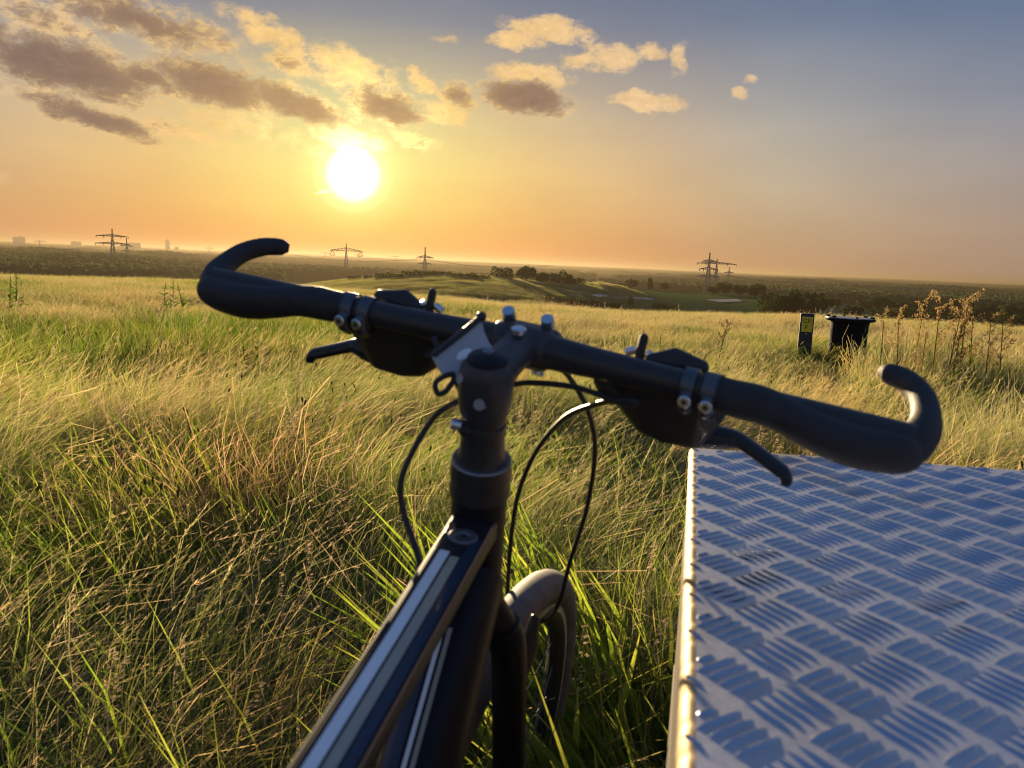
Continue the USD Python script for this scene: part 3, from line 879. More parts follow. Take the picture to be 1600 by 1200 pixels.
def crown(rng, lobes, n, leaf):
    """Leaf clumps on and inside uneven lobes: (x, y, z, rx, ry, rz)."""
    L = np.array(lobes, float)
    vol = L[:, 3] * L[:, 4] * L[:, 5]
    k = rng.choice(len(L), n, p=vol ** .7 / (vol ** .7).sum())
    u = unit(rng.normal(size=(n, 3)))
    rr = (.55 + .5 * rng.random(n) ** .6)[:, None]
    bumpy = 1 + .28 * (meshkit.noise(u * 2.3 + k[:, None] * 7.7, 3)[:, None] - .5)
    c = L[k, :3] + u * L[k, 3:] * rr * bumpy
    a = unit(u + rng.normal(size=(n, 3)) * .8)
    b = unit(np.cross(a, rng.normal(size=(n, 3))))
    s = leaf * (.5 + .9 * rng.random(n))[:, None]
    v = np.stack([c - a * s * .2 - b * s, c + a * s * 1.1 - b * s * .3, c + a * s * .5 + b * s, c - a * s * .8 + b * s * .4], 1)
    f = np.array([[0, 1, 2], [0, 2, 3]])[None] + (np.arange(n) * 4)[:, None, None]
    # tone runs with the clump, so that light and dark masses read
    tone = np.clip(meshkit.noise(c / (L[:, 3].mean() * .8), 9) * .75 + .35 * rng.random(n), 0, 1)
    return v.reshape(-1, 3), f.reshape(-1, 3), np.repeat(tone, 4)


def tree_lobes(rng, kind):
    if kind == 'round':
        return [(0, 0, .55, .40, .40, .40)] + [(.26 * math.cos(a), .26 * math.sin(a), .42 + .25 * rng.random(), .24, .24, .25) for a in np.arange(5) * 1.26 + rng.random()]
    if kind == 'tall':
        return [(0, 0, .45, .24, .24, .34), (.05, .03, .72, .17, .17, .26), (-.1, .05, .32, .2, .2, .22), (.12, -.05, .35, .18, .2, .2)]
    return [((k - 2) * .42 + rng.normal() * .06, rng.normal() * .12, .33 + .16 * rng.random(), .34, .32, .33 + .2 * rng.random()) for k in range(5)]


_trees = {}


def tree(kind, base, wide, high, label, group=None, deep=None):
    """A tree or bush of the given width and height in metres, standing on the terrain."""
    var = len([k for k in _trees if k[0] == kind])
    name = {'round': 'round_tree', 'tall': 'upright_tree', 'bush': 'spreading_bush'}[kind]
    rr = np.random.default_rng(int(abs(base[0] * 13 + base[1] * 7)) % 100000)
    m = xf(base, rr.random() * 6.28 if kind != 'bush' else rr.normal() * .25, (wide, deep or wide, high))
    key = (kind, int(rr.integers(0, 3)))
    if key not in _trees:
        q = np.random.default_rng(ord(kind[0]) + key[1] * 31)
        t = thing(name, label, 'bush' if kind == 'bush' else 'tree', m, group)
        lob = tree_lobes(q, kind)
        if kind == 'bush':
            lob = [(x * .45, y * .6, z, rx * .5, ry * .6, rz) for x, y, z, rx, ry, rz in lob]
        v, f, r = crown(q, lob, 900, .045)
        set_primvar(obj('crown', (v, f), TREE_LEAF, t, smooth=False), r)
        limbs = [tube([(0, 0, -.05), (.01, 0, .2), (.0, .01, .5), (0, 0, .8)], [.035, .028, .02, .006], 7)]
        for a in np.arange(4) * 1.6 + q.random():
            limbs.append(tube([(0, 0, .25), (.1 * math.cos(a), .1 * math.sin(a), .42), (.24 * math.cos(a), .24 * math.sin(a), .58)], [.014, .010, .004], 5))
        obj('trunk', limbs, BARK, t)
        _trees[key] = t
        return t
    return copy_of(_trees[key], m, label, group)


def px_tree(kind, px, py, wpx, hpx, label, group=None, lo=60, dist=None):
    b = at(px, dist) if dist else hit(px, py, lo)
    k = math.hypot(b[0], b[1]) / FPX
    return tree(kind, b - V(0, 0, .03 * hpx * k), wpx * k, hpx * k * 1.04, label, group)


HEDGE = 'low dark hedge bushes along the crest of the smooth grassy hill'
for x, y, w, h in [(556, 433, 22, 7), (578, 432, 20, 7), (600, 431, 26, 10), (622, 431, 24, 8), (643, 429, 30, 12), (668, 428, 26, 9), (690, 428, 26, 10), (712, 430, 24, 8), (732, 431, 26, 10), (752, 432, 24, 8)]:
    px_tree('bush', x, y + 4, w, h, 'low dark bush in the hedge along the crest of the smooth grassy hill', HEDGE)
px_tree('bush', 787, 441, 34, 20, 'uneven dark bush clump at the right end of the hill crest hedge', dist=340)
px_tree('round', 824, 440, 36, 25, 'largest round tree of the clump right of the hill crest', dist=350)
px_tree('round', 846, 441, 26, 17, 'small round tree tucked against the right side of the largest crest tree', dist=352)
px_tree('bush', 870, 443, 48, 22, 'wide feathery bush sloping down to the right below the hill crest', dist=350)
px_tree('bush', 898, 446, 30, 11, 'low trailing bush at the foot of the wide feathery bush', dist=345)
px_tree('bush', 925, 452, 34, 11, 'low dark scrub patch on the slope left of the golf fairway', dist=500)
px_tree('bush', 962, 452, 44, 11, 'long low dark scrub band behind the sand bunkers', dist=530)
px_tree('round', 988, 452, 23, 17, 'rounded dark tree at the right end of the scrub band behind the bunkers', dist=545)
px_tree('tall', 1018, 452, 19, 20, 'tallest of two lone dark trees standing on the golf fairway', dist=540)
px_tree('round', 1040, 454, 16, 14, 'smaller lone dark tree right of the tallest fairway tree', dist=550)
for x, y, w, h, k, s in [(1113, 461, 20, 14, 'round', 'leftmost small dark tree at the foot of the lattice pylons'), (1131, 461, 26, 20, 'round', 'tallest round tree just right of the lattice pylons'), (1156, 462, 24, 17, 'round', 'second round tree right of the lattice pylons'),
                         (1181, 466, 30, 22, 'round', 'broad dark tree at the left of the dense thicket'), (1200, 477, 24, 26, 'bush', 'leafy bush at the left edge of the dense thicket behind the marker post')]:
    px_tree(k, x, y, w, h, s)
for n, (x, y, w, h) in enumerate([(1208, 488, 40, 30), (1226, 492, 44, 40), (1246, 493, 44, 36), (1262, 489, 40, 38), (1277, 484, 30, 24), (1294, 478, 34, 14)]):
    px_tree('bush', x, y, w, h, ['dark thicket bush nearest the broad dark tree', 'tall bush in the middle of the dark thicket left of the marker post', 'dense bush directly behind the yellow signed marker post', 'bush right behind the marker post top', 'sloping bush between marker post and lidded drum', 'low bush trailing off right of the thicket above the drum'][n], lo=120)
px_tree('bush', 1332, 492, 46, 17, 'lighter low bush on the green directly behind the lidded drum', lo=120)
px_tree('bush', 1400, 500, 64, 22, 'dark hedge clump right of the lidded drum beyond the meadow', lo=90)
px_tree('bush', 1446, 504, 50, 18, 'second dark hedge clump further right beyond the meadow', lo=90)
px_tree('bush', 1590, 520, 60, 26, 'dark bush cut by the right edge of the view', lo=60)
ROW = 'dark trees in the long row across the right'
for n, x in enumerate(range(1360, 1625, 17)):
    px_tree('round' if n % 3 else 'bush', x, 474 + (x - 1360) * .045, 30, [17, 22, 19, 25, 21][n % 5], 'dark tree in the unbroken row across the right of the view', ROW, dist=560 + 25 * (n % 3))
px_tree('bush', 878, 476, 60, 12, 'low olive bush at the meadow brow right of the handlebar stem', lo=40)
px_tree('bush', 914, 484, 42, 18, 'yellowish round bush at the meadow brow left of the small dark shrub', lo=40)
px_tree('bush', 952, 482, 34, 11, 'low reddish bush between two brow bushes', lo=40)
px_tree('tall', 985, 479, 14, 17, 'small upright dark shrub in front of the pale sand bunker', lo=60)
px_tree('bush', 1036, 487, 38, 15, 'light green low bush at the brow in front of the fairway', lo=40)


FRONT = 'dark trees along the front of the wood at far left'
for n, x in enumerate(range(4, 345, 21)):
    px_tree(['round', 'tall', 'bush', 'round', 'bush'][n % 5], x, 424, [30, 18, 40, 26, 44][n % 5], [15, 20, 12, 17, 13][(n * 3) % 5] * (1.0 if x < 140 else .8), 'dark tree along the front of the wood behind the meadow at far left', FRONT, dist=585 + 22 * (n % 4))


def woods():
    """Far woods and copses that read as one mass."""
    rng = np.random.default_rng(5)
    protos = []
    for k in range(6):
        base = trimesh.creation.icosphere(2)
        u = np.array(base.vertices)
        q = u * (1 + .5 * (meshkit.fbm(u * 1.7 + k * 9.1, 3, k)[:, None] - .5)) * [.5, .5, .55] + [0, 0, .45]
        c = crown(rng, [(0, 0, .5, .5, .5, .5), (.25, .1, .4, .3, .3, .34), (-.2, -.15, .45, .32, .3, .36)], 170, .13)
        protos.append(join([(q, np.array(base.faces), np.clip(meshkit.noise(q * 4, k) * .9, 0, 1)), c]))
    n = 120000
    az = np.radians(rng.uniform(-41, 41, n))
    d = np.exp(rng.uniform(np.log(470), np.log(7000), n))
    p = np.stack([d * np.sin(az), d * np.cos(az)], 1)
    a = np.degrees(az)
    m = noise2(p, 1 / 420., 41) * .6 + noise2(p * [1, .45], 1 / 1100., 43) * .4
    start = np.interp(a, [-41, -34, -22, -14, -8, 8, 13, 20, 41], [560, 560, 640, 800, 900, 900, 820, 800, 800])
    dens = np.interp(a, [-41, -20, -8, 6, 12, 41], [.58, .56, .50, .50, .55, .58])
    ok = (d > start) & (m < dens)
    front = (a < -17) & (d > 560) & (d < 700) & (noise2(p, 1 / 90., 44) < .62)
    p, d = p[ok | front], d[ok | front]
    keep = rng.random(len(p)) < np.interp(d, [470, 1200, 2500, 7000], [.55, .6, .8, 1])
    p, d = p[keep], d[keep]
    s = rng.uniform(7, 13, len(p)) * np.interp(d, [500, 2000, 7000], [.9, 1.25, 2.3])
    hgt = rng.uniform(6, 11.5, len(p)) * np.interp(d, [500, 2000, 7000], [.9, 1.1, 1.25])
    P = np.column_stack([p, height(p[:, 0], p[:, 1]) - .8])
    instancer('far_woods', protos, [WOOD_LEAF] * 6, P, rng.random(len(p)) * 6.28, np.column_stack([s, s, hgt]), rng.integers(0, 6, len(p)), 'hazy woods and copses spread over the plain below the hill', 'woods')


woods()

# ------------------------------------------------------------------ pylons, power lines, far buildings
def bars(segs, w):
    """Square bars along the segments."""
    out = []
    for a, b in segs:
        a, b = np.asarray(a, float), np.asarray(b, float)
        out.append(tube([a, b], w / 1.4, 4))
    return out


def lattice(levels, w_of, n_side=4):
    """Legs, rings and crossed braces of a tapering mast."""
    legs, br = [], []
    c = lambda z, k: V(w_of(z) * (1, -1, -1, 1)[k], w_of(z) * (1, 1, -1, -1)[k], z)
    for a, b in zip(levels[:-1], levels[1:]):
        for k in range(4):
            legs.append((c(a, k), c(b, k)))
            j = (k + 1) % 4
            br += [(c(a, k), c(b, j)), (c(a, j), c(b, k)), (c(b, k), c(b, j))]
    return legs, br


def arm(z, half, depth, drop=3.0, tip=True):
    """A pointed lattice cross arm on both sides, with hanging insulators."""
    s = []
    for g in (-1, 1):
        n = 5
        for k in range(n):
            x0, x1 = g * half * k / n, g * half * (k + 1) / n
            s += [((x0, 0, z), (x1, 0, z)), ((x0, 0, z + depth * (1 - k / n)), (x1, 0, z + depth * (1 - (k + 1) / n))), ((x0, 0, z + depth * (1 - k / n)), (x1, 0, z))]
        if tip:
            s += [((g * half, 0, z), (g * half, 0, z - drop)), ((g * half * .55, 0, z), (g * half * .55, 0, z - drop))]
    return s


def pylon(kind, px, dist, top_el, label, turn=0.0, thick=.42):
    """top_el: elevation in degrees of the peak as the photograph shows it."""
    b = at(px, dist)
    H = EYE[2] + dist * math.tan(rad(top_el)) - b[2]
    base = H * .085
    w_of = lambda z: max(base * (1 - z / H) ** 1.25, H * .006)
    lv = [0, .2 * H, .37 * H, .5 * H, .62 * H, .72 * H, .82 * H, .91 * H, H]
    t = thing('pylon', label, 'pylon', xf(b, -math.atan2(b[0], b[1]) + turn))
    legs, br = lattice(lv, w_of)
    obj('mast_leg', bars(legs, thick * 1.25), PYLON, t)
    obj('brace', bars(br, thick * .62), PYLON, t, kind='stuff')
    A = {'two': [(.80, .40, .05), (.60, .42, .05)], 'cross': [(.66, .27, .07), (.46, .23, .04)], 'three': [(.80, .16, .05), (.62, .22, .05), (.45, .27, .05)], 'wide': [(.86, .60, .06)], 'delta': [(.76, .56, .11)]}[kind]
    for z, half, dep in A:
        s = arm(z * H, half * H, dep * H, H * .05)
        if kind == 'delta':
            for g in (-1, 1):
                x = g * half * H * .86
                s += [((x, 0, z * H), (x - H * .09, 0, z * H - H * .17)), ((x, 0, z * H), (x + H * .09, 0, z * H - H * .17)), ((x - H * .09, 0, z * H - H * .17), (x + H * .09, 0, z * H - H * .17))]
        obj('cross_arm', bars(s, thick * 1.15), PYLON, t)
    return b, H


PY = [pylon('two', 176, 880, 1.15, 'tall lattice pylon with two wide cross arms at far left', .25),
      pylon('cross', 198, 1350, .60, 'smaller hazy pylon just right of the tall two armed one', .25, .5),
      pylon('delta', 541, 1150, .90, 'lattice pylon with one long arm and hanging triangle frames, below the sun', .1, .5),
      pylon('cross', 664, 1000, .93, 'narrow pointed lattice pylon with short cross arms right of the sun', .2, .5),
      pylon('three', 1107, 780, 1.36, 'slender pointed pylon with three tiers of arms right of the handlebar', .3, .42),
      pylon('wide', 1119, 980, .92, 'lower pylon with one broad drooping arm overlapping the slender pointed pylon', .2, .5)]
for px, dist, el, lab in [(62, 3600, .22, 'tiny far pylon on the skyline left of the two armed pylon'), (508, 3600, .26, 'tiny far pylon on the skyline left of the triangle frame pylon'), (560, 3900, .22, 'tiny far pylon touching the right of the triangle frame pylon'),
                          (618, 4000, .22, 'tiny far pylon on the skyline between the two mid pylons'), (327, 4000, .25, 'tiny far pylon on the skyline left of the left bar end'), (1139, 1700, .42, 'faint thin pylon right of the pair above the round trees')]:
    pylon('wide' if px != 1139 else 'cross', px, dist, el, lab, .2, .7)


def wires(name, pts, r, label):
    """Three sagging conductors along the points."""
    parts = []
    for off in (-6, 0, 6):
        for a, b in zip(pts[:-1], pts[1:]):
            a, b = V(*a), V(*b)
            side = np.cross(b - a, [0, 0, 1]); side /= np.linalg.norm(side)
            t = np.linspace(0, 1, 15)[:, None]
            P = a * (1 - t) + b * t + side * off
            P[:, 2] -= 4 * 7 * (t * (1 - t))[:, 0]
            parts.append(tube(P, r, 4))
    obj(name, parts, PYLON, label=label, cat='power line')


hang = lambda i, f: PY[i][0] + V(0, 0, PY[i][1] * f)
wires('power_line', [at(455, 1500) + V(0, 0, 24), hang(3, .62), at(860, 1250) + V(0, 0, 22)], .11, 'thin power line through the narrow pylon right of the sun')
wires('power_line', [at(960, 1000) + V(0, 0, 22), hang(4, .6), at(1290, 900) + V(0, 0, 22), at(1500, 1000) + V(0, 0, 20)], .09, 'thin power line through the slender three tier pylon')
wires('power_line', [at(20, 1150) + V(0, 0, 22), hang(0, .6), at(330, 1000) + V(0, 0, 20)], .09, 'thin power line through the two armed pylon at far left')


def building(px, dist, wpx, top_px, label, name, cat, kind='block'):
    """A far building: top_px = pixels of its roof above the skyline."""
    b = at(px, dist)
    k = dist / FPX
    w = wpx * k
    h = EYE[2] + top_px * k - b[2]
    d = w * .6
    t = thing(name, label, cat, xf(b, -math.atan2(b[0], b[1]) + .12))
    obj('wall', rbox((w, d, h), .3, (0, 0, h / 2)), CONCRETE_FAR, t)
    n = max(3, int((top_px * k) / 7))
    for i in range(n):
        z = h - (i + .6) * (top_px * k) / n
        obj('window_band', rbox((w * .86, d + .5, 1.6), .05, (0, 0, z)), DARK_GLASS, t)
    if kind == 'tower':
        obj('roof', [rbox((w * .6, d * .7, 5), .3, (0, 0, h + 2.5)), rbox((w * .3, d * .3, 5), .3, (0, 0, h + 7.4))], ROOF, t)
    elif kind == 'saw':
        for i in range(4):
            obj('roof_bay', rbox((w * .22, d, 6 + 3 * (i % 2)), .3, ((i - 1.5) * w * .24, 0, h + 3)), ROOF, t)
    else:
        obj('roof', rbox((w * 1.02, d * 1.02, 2), .3, (0, 0, h + 1.01)), ROOF, t)
        obj('plant_room', rbox((w * .3, d * .4, 4), .3, (w * .15, 0, h + 4.02)), ROOF, t)


building(30, 5200, 13, 7, 'broad pale apartment block on the skyline at far left', 'apartment_block', 'building')
building(115, 5600, 6, 4.2, 'small pale block, left of a pair on the skyline', 'low_block', 'building')
building(123, 5600, 6, 4.0, 'small pale block, right of a pair on the skyline', 'low_block', 'building')
building(208, 5000, 18, 5.0, 'hazy factory with stepped roof bays behind the two armed pylon', 'factory', 'building', 'saw')
building(262, 5000, 5.5, 11, 'slim pale tower block rising alone above the skyline', 'tower_block', 'building', 'tower')
building(276, 5200, 5, 2.6, 'tiny block right of the slim tower on the skyline', 'low_block', 'building')
building(1118, 6500, 4, 2.0, 'tiny far block on the skyline behind the pylon pair', 'low_block', 'building')

# small white posts and a cart-like box along the track on the right
for px, h, w, lab in ((1303, 2.4, .7, 'tiny white post by the track above the lidded drum, leftmost of three'), (1338, 3.4, 1.0, 'tiny tall white post by the track right of the lidded drum'), (1353, 1.7, 1.9, 'tiny low white box by the track, rightmost of three')):
    b = hit(px, 475.0 + (px - 1303) * .03, 200)
    t = thing('white_post', lab, 'post', xf(b, .1))
    obj('shaft', rbox((w, w * .7, h), .1, (0, 0, h / 2)), WHITE_PAINT, t)
    obj('cap', rbox((w * 1.15, w * .85, .25), .06, (0, 0, h + .126)), ROOF, t)


# ------------------------------------------------------------------ haze
def haze():
    N = Nodes()
    v = N.o(N.add('principled_volume', color=(.175, .142, .095), density=HAZE, anisotropy=.56), 'volume')
    m = N.build(LK + 'evening_haze', volume=v)
    obj('haze', rbox((33000, 33000, 110), .01, (0, 0, -13)), m, smooth=False, kind='stuff', label='warm evening haze over the whole plain')


HAZE = 1.5e-4
haze()

# ------------------------------------------------------------------ the bicycle (local: x forward, y left, z up)
BIKE = np.eye(4)
BIKE[:3, :3] = np.array([[.1919, -.9769, .0941], [.9814, .1910, -.0184], [0, .0959, .9954]])
BIKE[:3, 3] = (-.1041, .5994, 0)
bike = thing('bicycle', 'black flat bar bicycle with bar ends, leaning beside the metal topped box', 'bicycle', BIKE)
HEAD = V(0, 0, .8787)                                   # top of the head tube
AXD = V(math.cos(rad(72)), 0, -math.sin(rad(72)))       # steering axis, downwards
PERP = V(math.sin(rad(72)), 0, math.cos(rad(72)))
STEER = Rotation.from_rotvec(AXD * .1455).as_matrix()
BARC = V(.0484, 0, .0965)


def S(p):
    """Steered parts: from the fork's frame (origin at the head tube's top) to the bicycle's."""
    return HEAD + np.atleast_2d(np.asarray(p, float)) @ STEER.T


def S1(*p):
    return S(p)[0]


def SM(m):
    m = as_tm(m)
    m.vertices = S(m.vertices)
    return m


def bar(t, fw=0.0, up=0.0, g=-1):
    """A place along the handlebar: t from the stem, fw ahead of it, up above it; g = -1 right, 1 left."""
    return BARC + V(-.0824 * t + fw, g * t, up)


# --- frame
ht = .1301
hp_ = [(.0195, -.012), (.0232, -.010), (.0243, -.002), (.0243, .004), (.0236, .005), (.0236, .011), (.0243, .012), (.0243, .020), (.0225, .022), (.0222, .06), (.0226, ht - .02), (.0250, ht - .012), (.0250, ht)]
obj('head_tube', lathe(hp_[8:], HEAD, AXD, 36), BLACK_PAINT, bike)
hs = obj('headset', lathe(hp_[:8], HEAD, AXD, 36), BLACK_SATIN, bike)
obj('seal_ring', lathe([(.0230, -.0118), (.0238, -.0106), (.0236, -.0098), (.0222, -.0098)], HEAD, AXD, 36), DARK_STEEL, hs)

TT0, TT1 = HEAD + AXD * .049 + V(-.008, 0, -.001), V(-.545, 0, .763)


def section_tube(a, b, secs, up=V(0, 0, 1), n=28, power=3.2):
    """Tube with a rounded-square section: secs = (place 0..1, half width, half height)."""
    a, b = np.asarray(a), np.asarray(b)
    t = (b - a) / np.linalg.norm(b - a)
    side = np.cross(up, t); side /= np.linalg.norm(side)
    u = np.cross(t, side)
    th = np.arange(n) * 2 * PI / n + PI / n
    cx = np.sign(np.cos(th)) * np.abs(np.cos(th)) ** (2 / power)
    cz = np.sign(np.sin(th)) * np.abs(np.sin(th)) ** (2 / power)
    rows = [a + (b - a) * s + side * (cx * w)[:, None] + u * (cz * h)[:, None] for s, w, h in secs]
    v = np.vstack(rows)
    f = []
    for i in range(len(rows) - 1):
        for j in range(n):
            p, q, r_, s_ = i * n + j, i * n + (j + 1) % n, (i + 1) * n + (j + 1) % n, (i + 1) * n + j
            f += [(p, q, r_), (p, r_, s_)]
    k = len(v)
    v = np.vstack([v, a, b])
    for j in range(n):
        f += [(k, (j + 1) % n, j), (k + 1, k - n + j, k - n + (j + 1) % n)]
    m = trimesh.Trimesh(v, np.array(f), process=False)
    m.fix_normals()
    return m, (a, b, side, u)


tt_secs = [(0, .0190, .0130), (.06, .0187, .0090), (.3, .0176, .0075), (.7, .0165, .0085), (1, .0150, .011)]
m, (ta, tb, tside, tup) = section_tube(TT0, TT1, tt_secs, n=44, power=5.0)
top_tube = obj('top_tube', m, BLACK_PAINT, bike, smooth=50)


def tt_strip(s0, s1, x0, x1, lift=.0004, n=24):
    """A painted stripe on the top tube's flat top; x across from the left edge (0) to the right edge (1)."""
    rows = []
    for s in np.linspace(s0, s1, n):
        hw = np.interp(s, [q[0] for q in tt_secs], [q[1] for q in tt_secs])
        hh = np.interp(s, [q[0] for q in tt_secs], [q[2] for q in tt_secs])
        c = ta + (tb - ta) * s
        for x in np.linspace(x0, x1, 7):
            xx = 2 * x - 1
            z = hh * (1 - abs(xx) ** 5) ** (1 / 5) if abs(xx) < 1 else 0
            rows.append(c + tside * xx * hw + tup * (z + lift))
    v = np.array(rows)
    f = []
    for i in range(n - 1):
        for j in range(6):
            a = i * 7 + j
            f += [(a, a + 1, a + 8), (a, a + 8, a + 7)]
    return trimesh.Trimesh(v, np.array(f), process=False)


for x0, x1, mt, s0, lab in ((.22, .425, WHITE_STRIPE, .115, 'broad white stripe along the top tube'), (.475, .665, OLIVE_STRIPE, .125, 'sand coloured stripe along the top tube'), (.70, .885, NAVY_STRIPE_SHEEN, .07, 'dark blue sky reflection painted along the top tube')):
    obj('stripe', tt_strip(s0, .96, x0, x1), mt, top_tube, smooth=True, label=lab)
for x0, x1, s0 in ((.935, .962, .03), (.035, .075, .03)):  # the left, tan line paints the warm horizon reflected along the rounded edge
    obj('edge_line', tt_strip(s0, .96, x0, x1), COPPER_LINE if x0 > .5 else OLIVE_STRIPE, top_tube, smooth=True, label='thin line along the edge of the top tube')
# round badge on the tube behind the head
bc_ = ta + (tb - ta) * .072 + tup * .0090
obj('badge', lathe([(.0112, 0), (.0112, .0012), (.0104, .0018), (.0052, .0014), (.0048, .0008)], bc_, tup, 30), DARK_STEEL, top_tube, label='round grey badge on the top tube')
obj('badge_centre', lathe([(.0030, .0009), (.0028, .0017)], bc_, tup, 20), BLACK_SATIN, top_tube)

BB = V(-.405, 0, .285)
DT0 = HEAD + AXD * (ht - .030) + V(-.012, 0, 0)
dt_secs = [(0, .0275, .030), (.12, .029, .033), (.4, .030, .034), (.8, .032, .030), (1, .034, .026)]
m, (da, db, dside, dup) = section_tube(DT0, BB, dt_secs, up=V(-.6, 0, .8), n=32, power=2.5)
down_tube = obj('down_tube', m, BLACK_PAINT, bike, smooth=50)


def dt_patch(s0, s1, a0, a1, lift=.0005, n=20):
    """A painted patch on the down tube between angles (degrees from its upper side, positive to the right)."""
    rows = []
    for s in np.linspace(s0, s1, n):
        hw, hh = (np.interp(s, [q[0] for q in dt_secs], [q[k] for q in dt_secs]) for k in (1, 2))
        c = da + (db - da) * s
        for aa in np.radians(np.linspace(a0, a1, 5)):
            cx, cz = math.sin(aa), math.cos(aa)
            cx, cz = np.sign(cx) * abs(cx) ** .8, np.sign(cz) * abs(cz) ** .8
            rows.append(c + dside * cx * (hw + lift) + dup * cz * (hh + lift))
    f = []
    for i in range(n - 1):
        for j in range(4):
            a = i * 5 + j
            f += [(a, a + 1, a + 6), (a, a + 6, a + 5)]
    return trimesh.Trimesh(np.array(rows), np.array(f), process=False)


obj('stripe', dt_patch(.08, .95, -8.5, -3.5), WHITE_STRIPE, down_tube, smooth=True, label='white stripe along the down tube')
obj('stripe', dt_patch(.08, .95, -.5, 3), OLIVE_STRIPE, down_tube, smooth=True, label='thin sand coloured line along the down tube')
obj('stripe', dt_patch(.05, .95, -46, -13), NAVY_STRIPE_SHEEN, down_tube, smooth=True, label='dark blue stripe along the down tube')
# outlined lettering on the down tube's side: rounded loops of a thin copper line


def dt_loop(s0, s1, a0, a1, r=.0009):
    P = []
    for q in np.linspace(0, 2 * PI, 34):
        e = 4.0
        x, y = np.sign(math.cos(q)) * abs(math.cos(q)) ** (2 / e), np.sign(math.sin(q)) * abs(math.sin(q)) ** (2 / e)
        s, aa = (s0 + s1) / 2 + x * (s1 - s0) / 2, rad((a0 + a1) / 2 + y * (a1 - a0) / 2)
        hw, hh = (np.interp(s, [t[0] for t in dt_secs], [t[k] for t in dt_secs]) for k in (1, 2))
        cx, cz = math.sin(aa), math.cos(aa)
        cx, cz = np.sign(cx) * abs(cx) ** .8, np.sign(cz) * abs(cz) ** .8
        P.append(da + (db - da) * s + dside * cx * hw + dup * cz * hh)
    return tube(P, r, 6)


obj('outline_lettering', [dt_loop(.22, .44, 58, 96), dt_loop(.49, .70, 58, 96)], COPPER_LINE, down_tube, label='copper outlined lettering on the side of the down tube')

SEAT_TOP = V(-.57, 0, .825)
obj('seat_tube', tube([BB, SEAT_TOP], [.0165, .0165], 20), BLACK_PAINT, bike)
RAX = V(-.835, 0, .345)
for g in (-1, 1):
    obj('chain_stay', tube(spline([BB + V(-.02, g * .03, 0), BB + V(-.15, g * .048, .012), RAX + V(0, g * .066, 0)]), .0095, 12), BLACK_PAINT, bike)
    obj('seat_stay', tube(spline([SEAT_TOP + V(0, g * .02, -.05), SEAT_TOP + V(-.08, g * .045, -.18), RAX + V(0, g * .066, 0)]), .0075, 12), BLACK_PAINT, bike)
obj('seat_post', tube([SEAT_TOP + V(.01, 0, -.03), SEAT_TOP + V(-.045, 0, .14)], .0136, 18), BLACK_SATIN, bike)
sd = SEAT_TOP + V(-.05, 0, .165)
obj('saddle', hull([(*(sd + V(.10, 0, .0)), .017), (*(sd + V(.02, 0, .004)), .024), (*(sd + V(-.10, .055, .008)), .022), (*(sd + V(-.10, -.055, .008)), .022), (*(sd + V(-.14, 0, .006)), .02)], 24), RUBBER, bike)
cr = obj('crank_set', [lathe([(.021, -.045), (.021, .045)], BB, (0, 1, 0)), lathe([(.09, -.052), (.09, -.048), (.05, -.047)], BB, (0, 1, 0), 40), tube([BB + V(0, -.06, 0), BB + V(-.12, -.07, -.12)], [.012, .009], 10), tube([BB + V(0, .06, 0), BB + V(.12, .07, .12)], [.012, .009], 10)], BLACK_SATIN, bike)
for g, o in ((-1, V(-.12, -.115, -.12)), (1, V(.12, .115, .12))):
    obj('pedal', rbox((.09, .085, .022), .006, BB + o), RUBBER, cr)

# --- fork and wheels
AX = AXD * .5758 + PERP * .045
CROWN = AXD * (ht + .016)
fork = obj('fork', [SM(hull([(*(CROWN + V(0, -.028, 0) + AXD * .012), .0165), (*(CROWN + V(0, .028, 0) + AXD * .012), .0165), (*(AXD * (ht + .004)), .024), (*(CROWN + V(0, 0, 0)), .024)]))] +
           [tube(S(spline([CROWN + AXD * .004 + V(0, g * .027, 0), CROWN + AXD * .06 + V(0, g * .0385, 0), AX * .9 + V(-.012, g * .046, 0), AX + V(0, g * .050, -.004)])), np.interp(np.linspace(0, 1, 25), [0, .2, .5, 1], [.0165, .0165, .016, .0115]), 20) for g in (-1, 1)], BLACK_PAINT, bike)
for g in (-1, 1):
    bp_ = CROWN + AXD * .090 + V(.016, g * .040, 0)
    ba = obj('brake_arm', SM(hull([(*bp_, .0085), (*(bp_ + V(.018, g * .004, .035)), .0065), (*(bp_ + V(.022, g * .001, .062)), .005)])), BLACK_SATIN, fork)
    obj('brake_shoe', SM(rbox((.055, .012, .012), .004, bp_ + V(.022, -g * .016, .028))), RUBBER, ba)


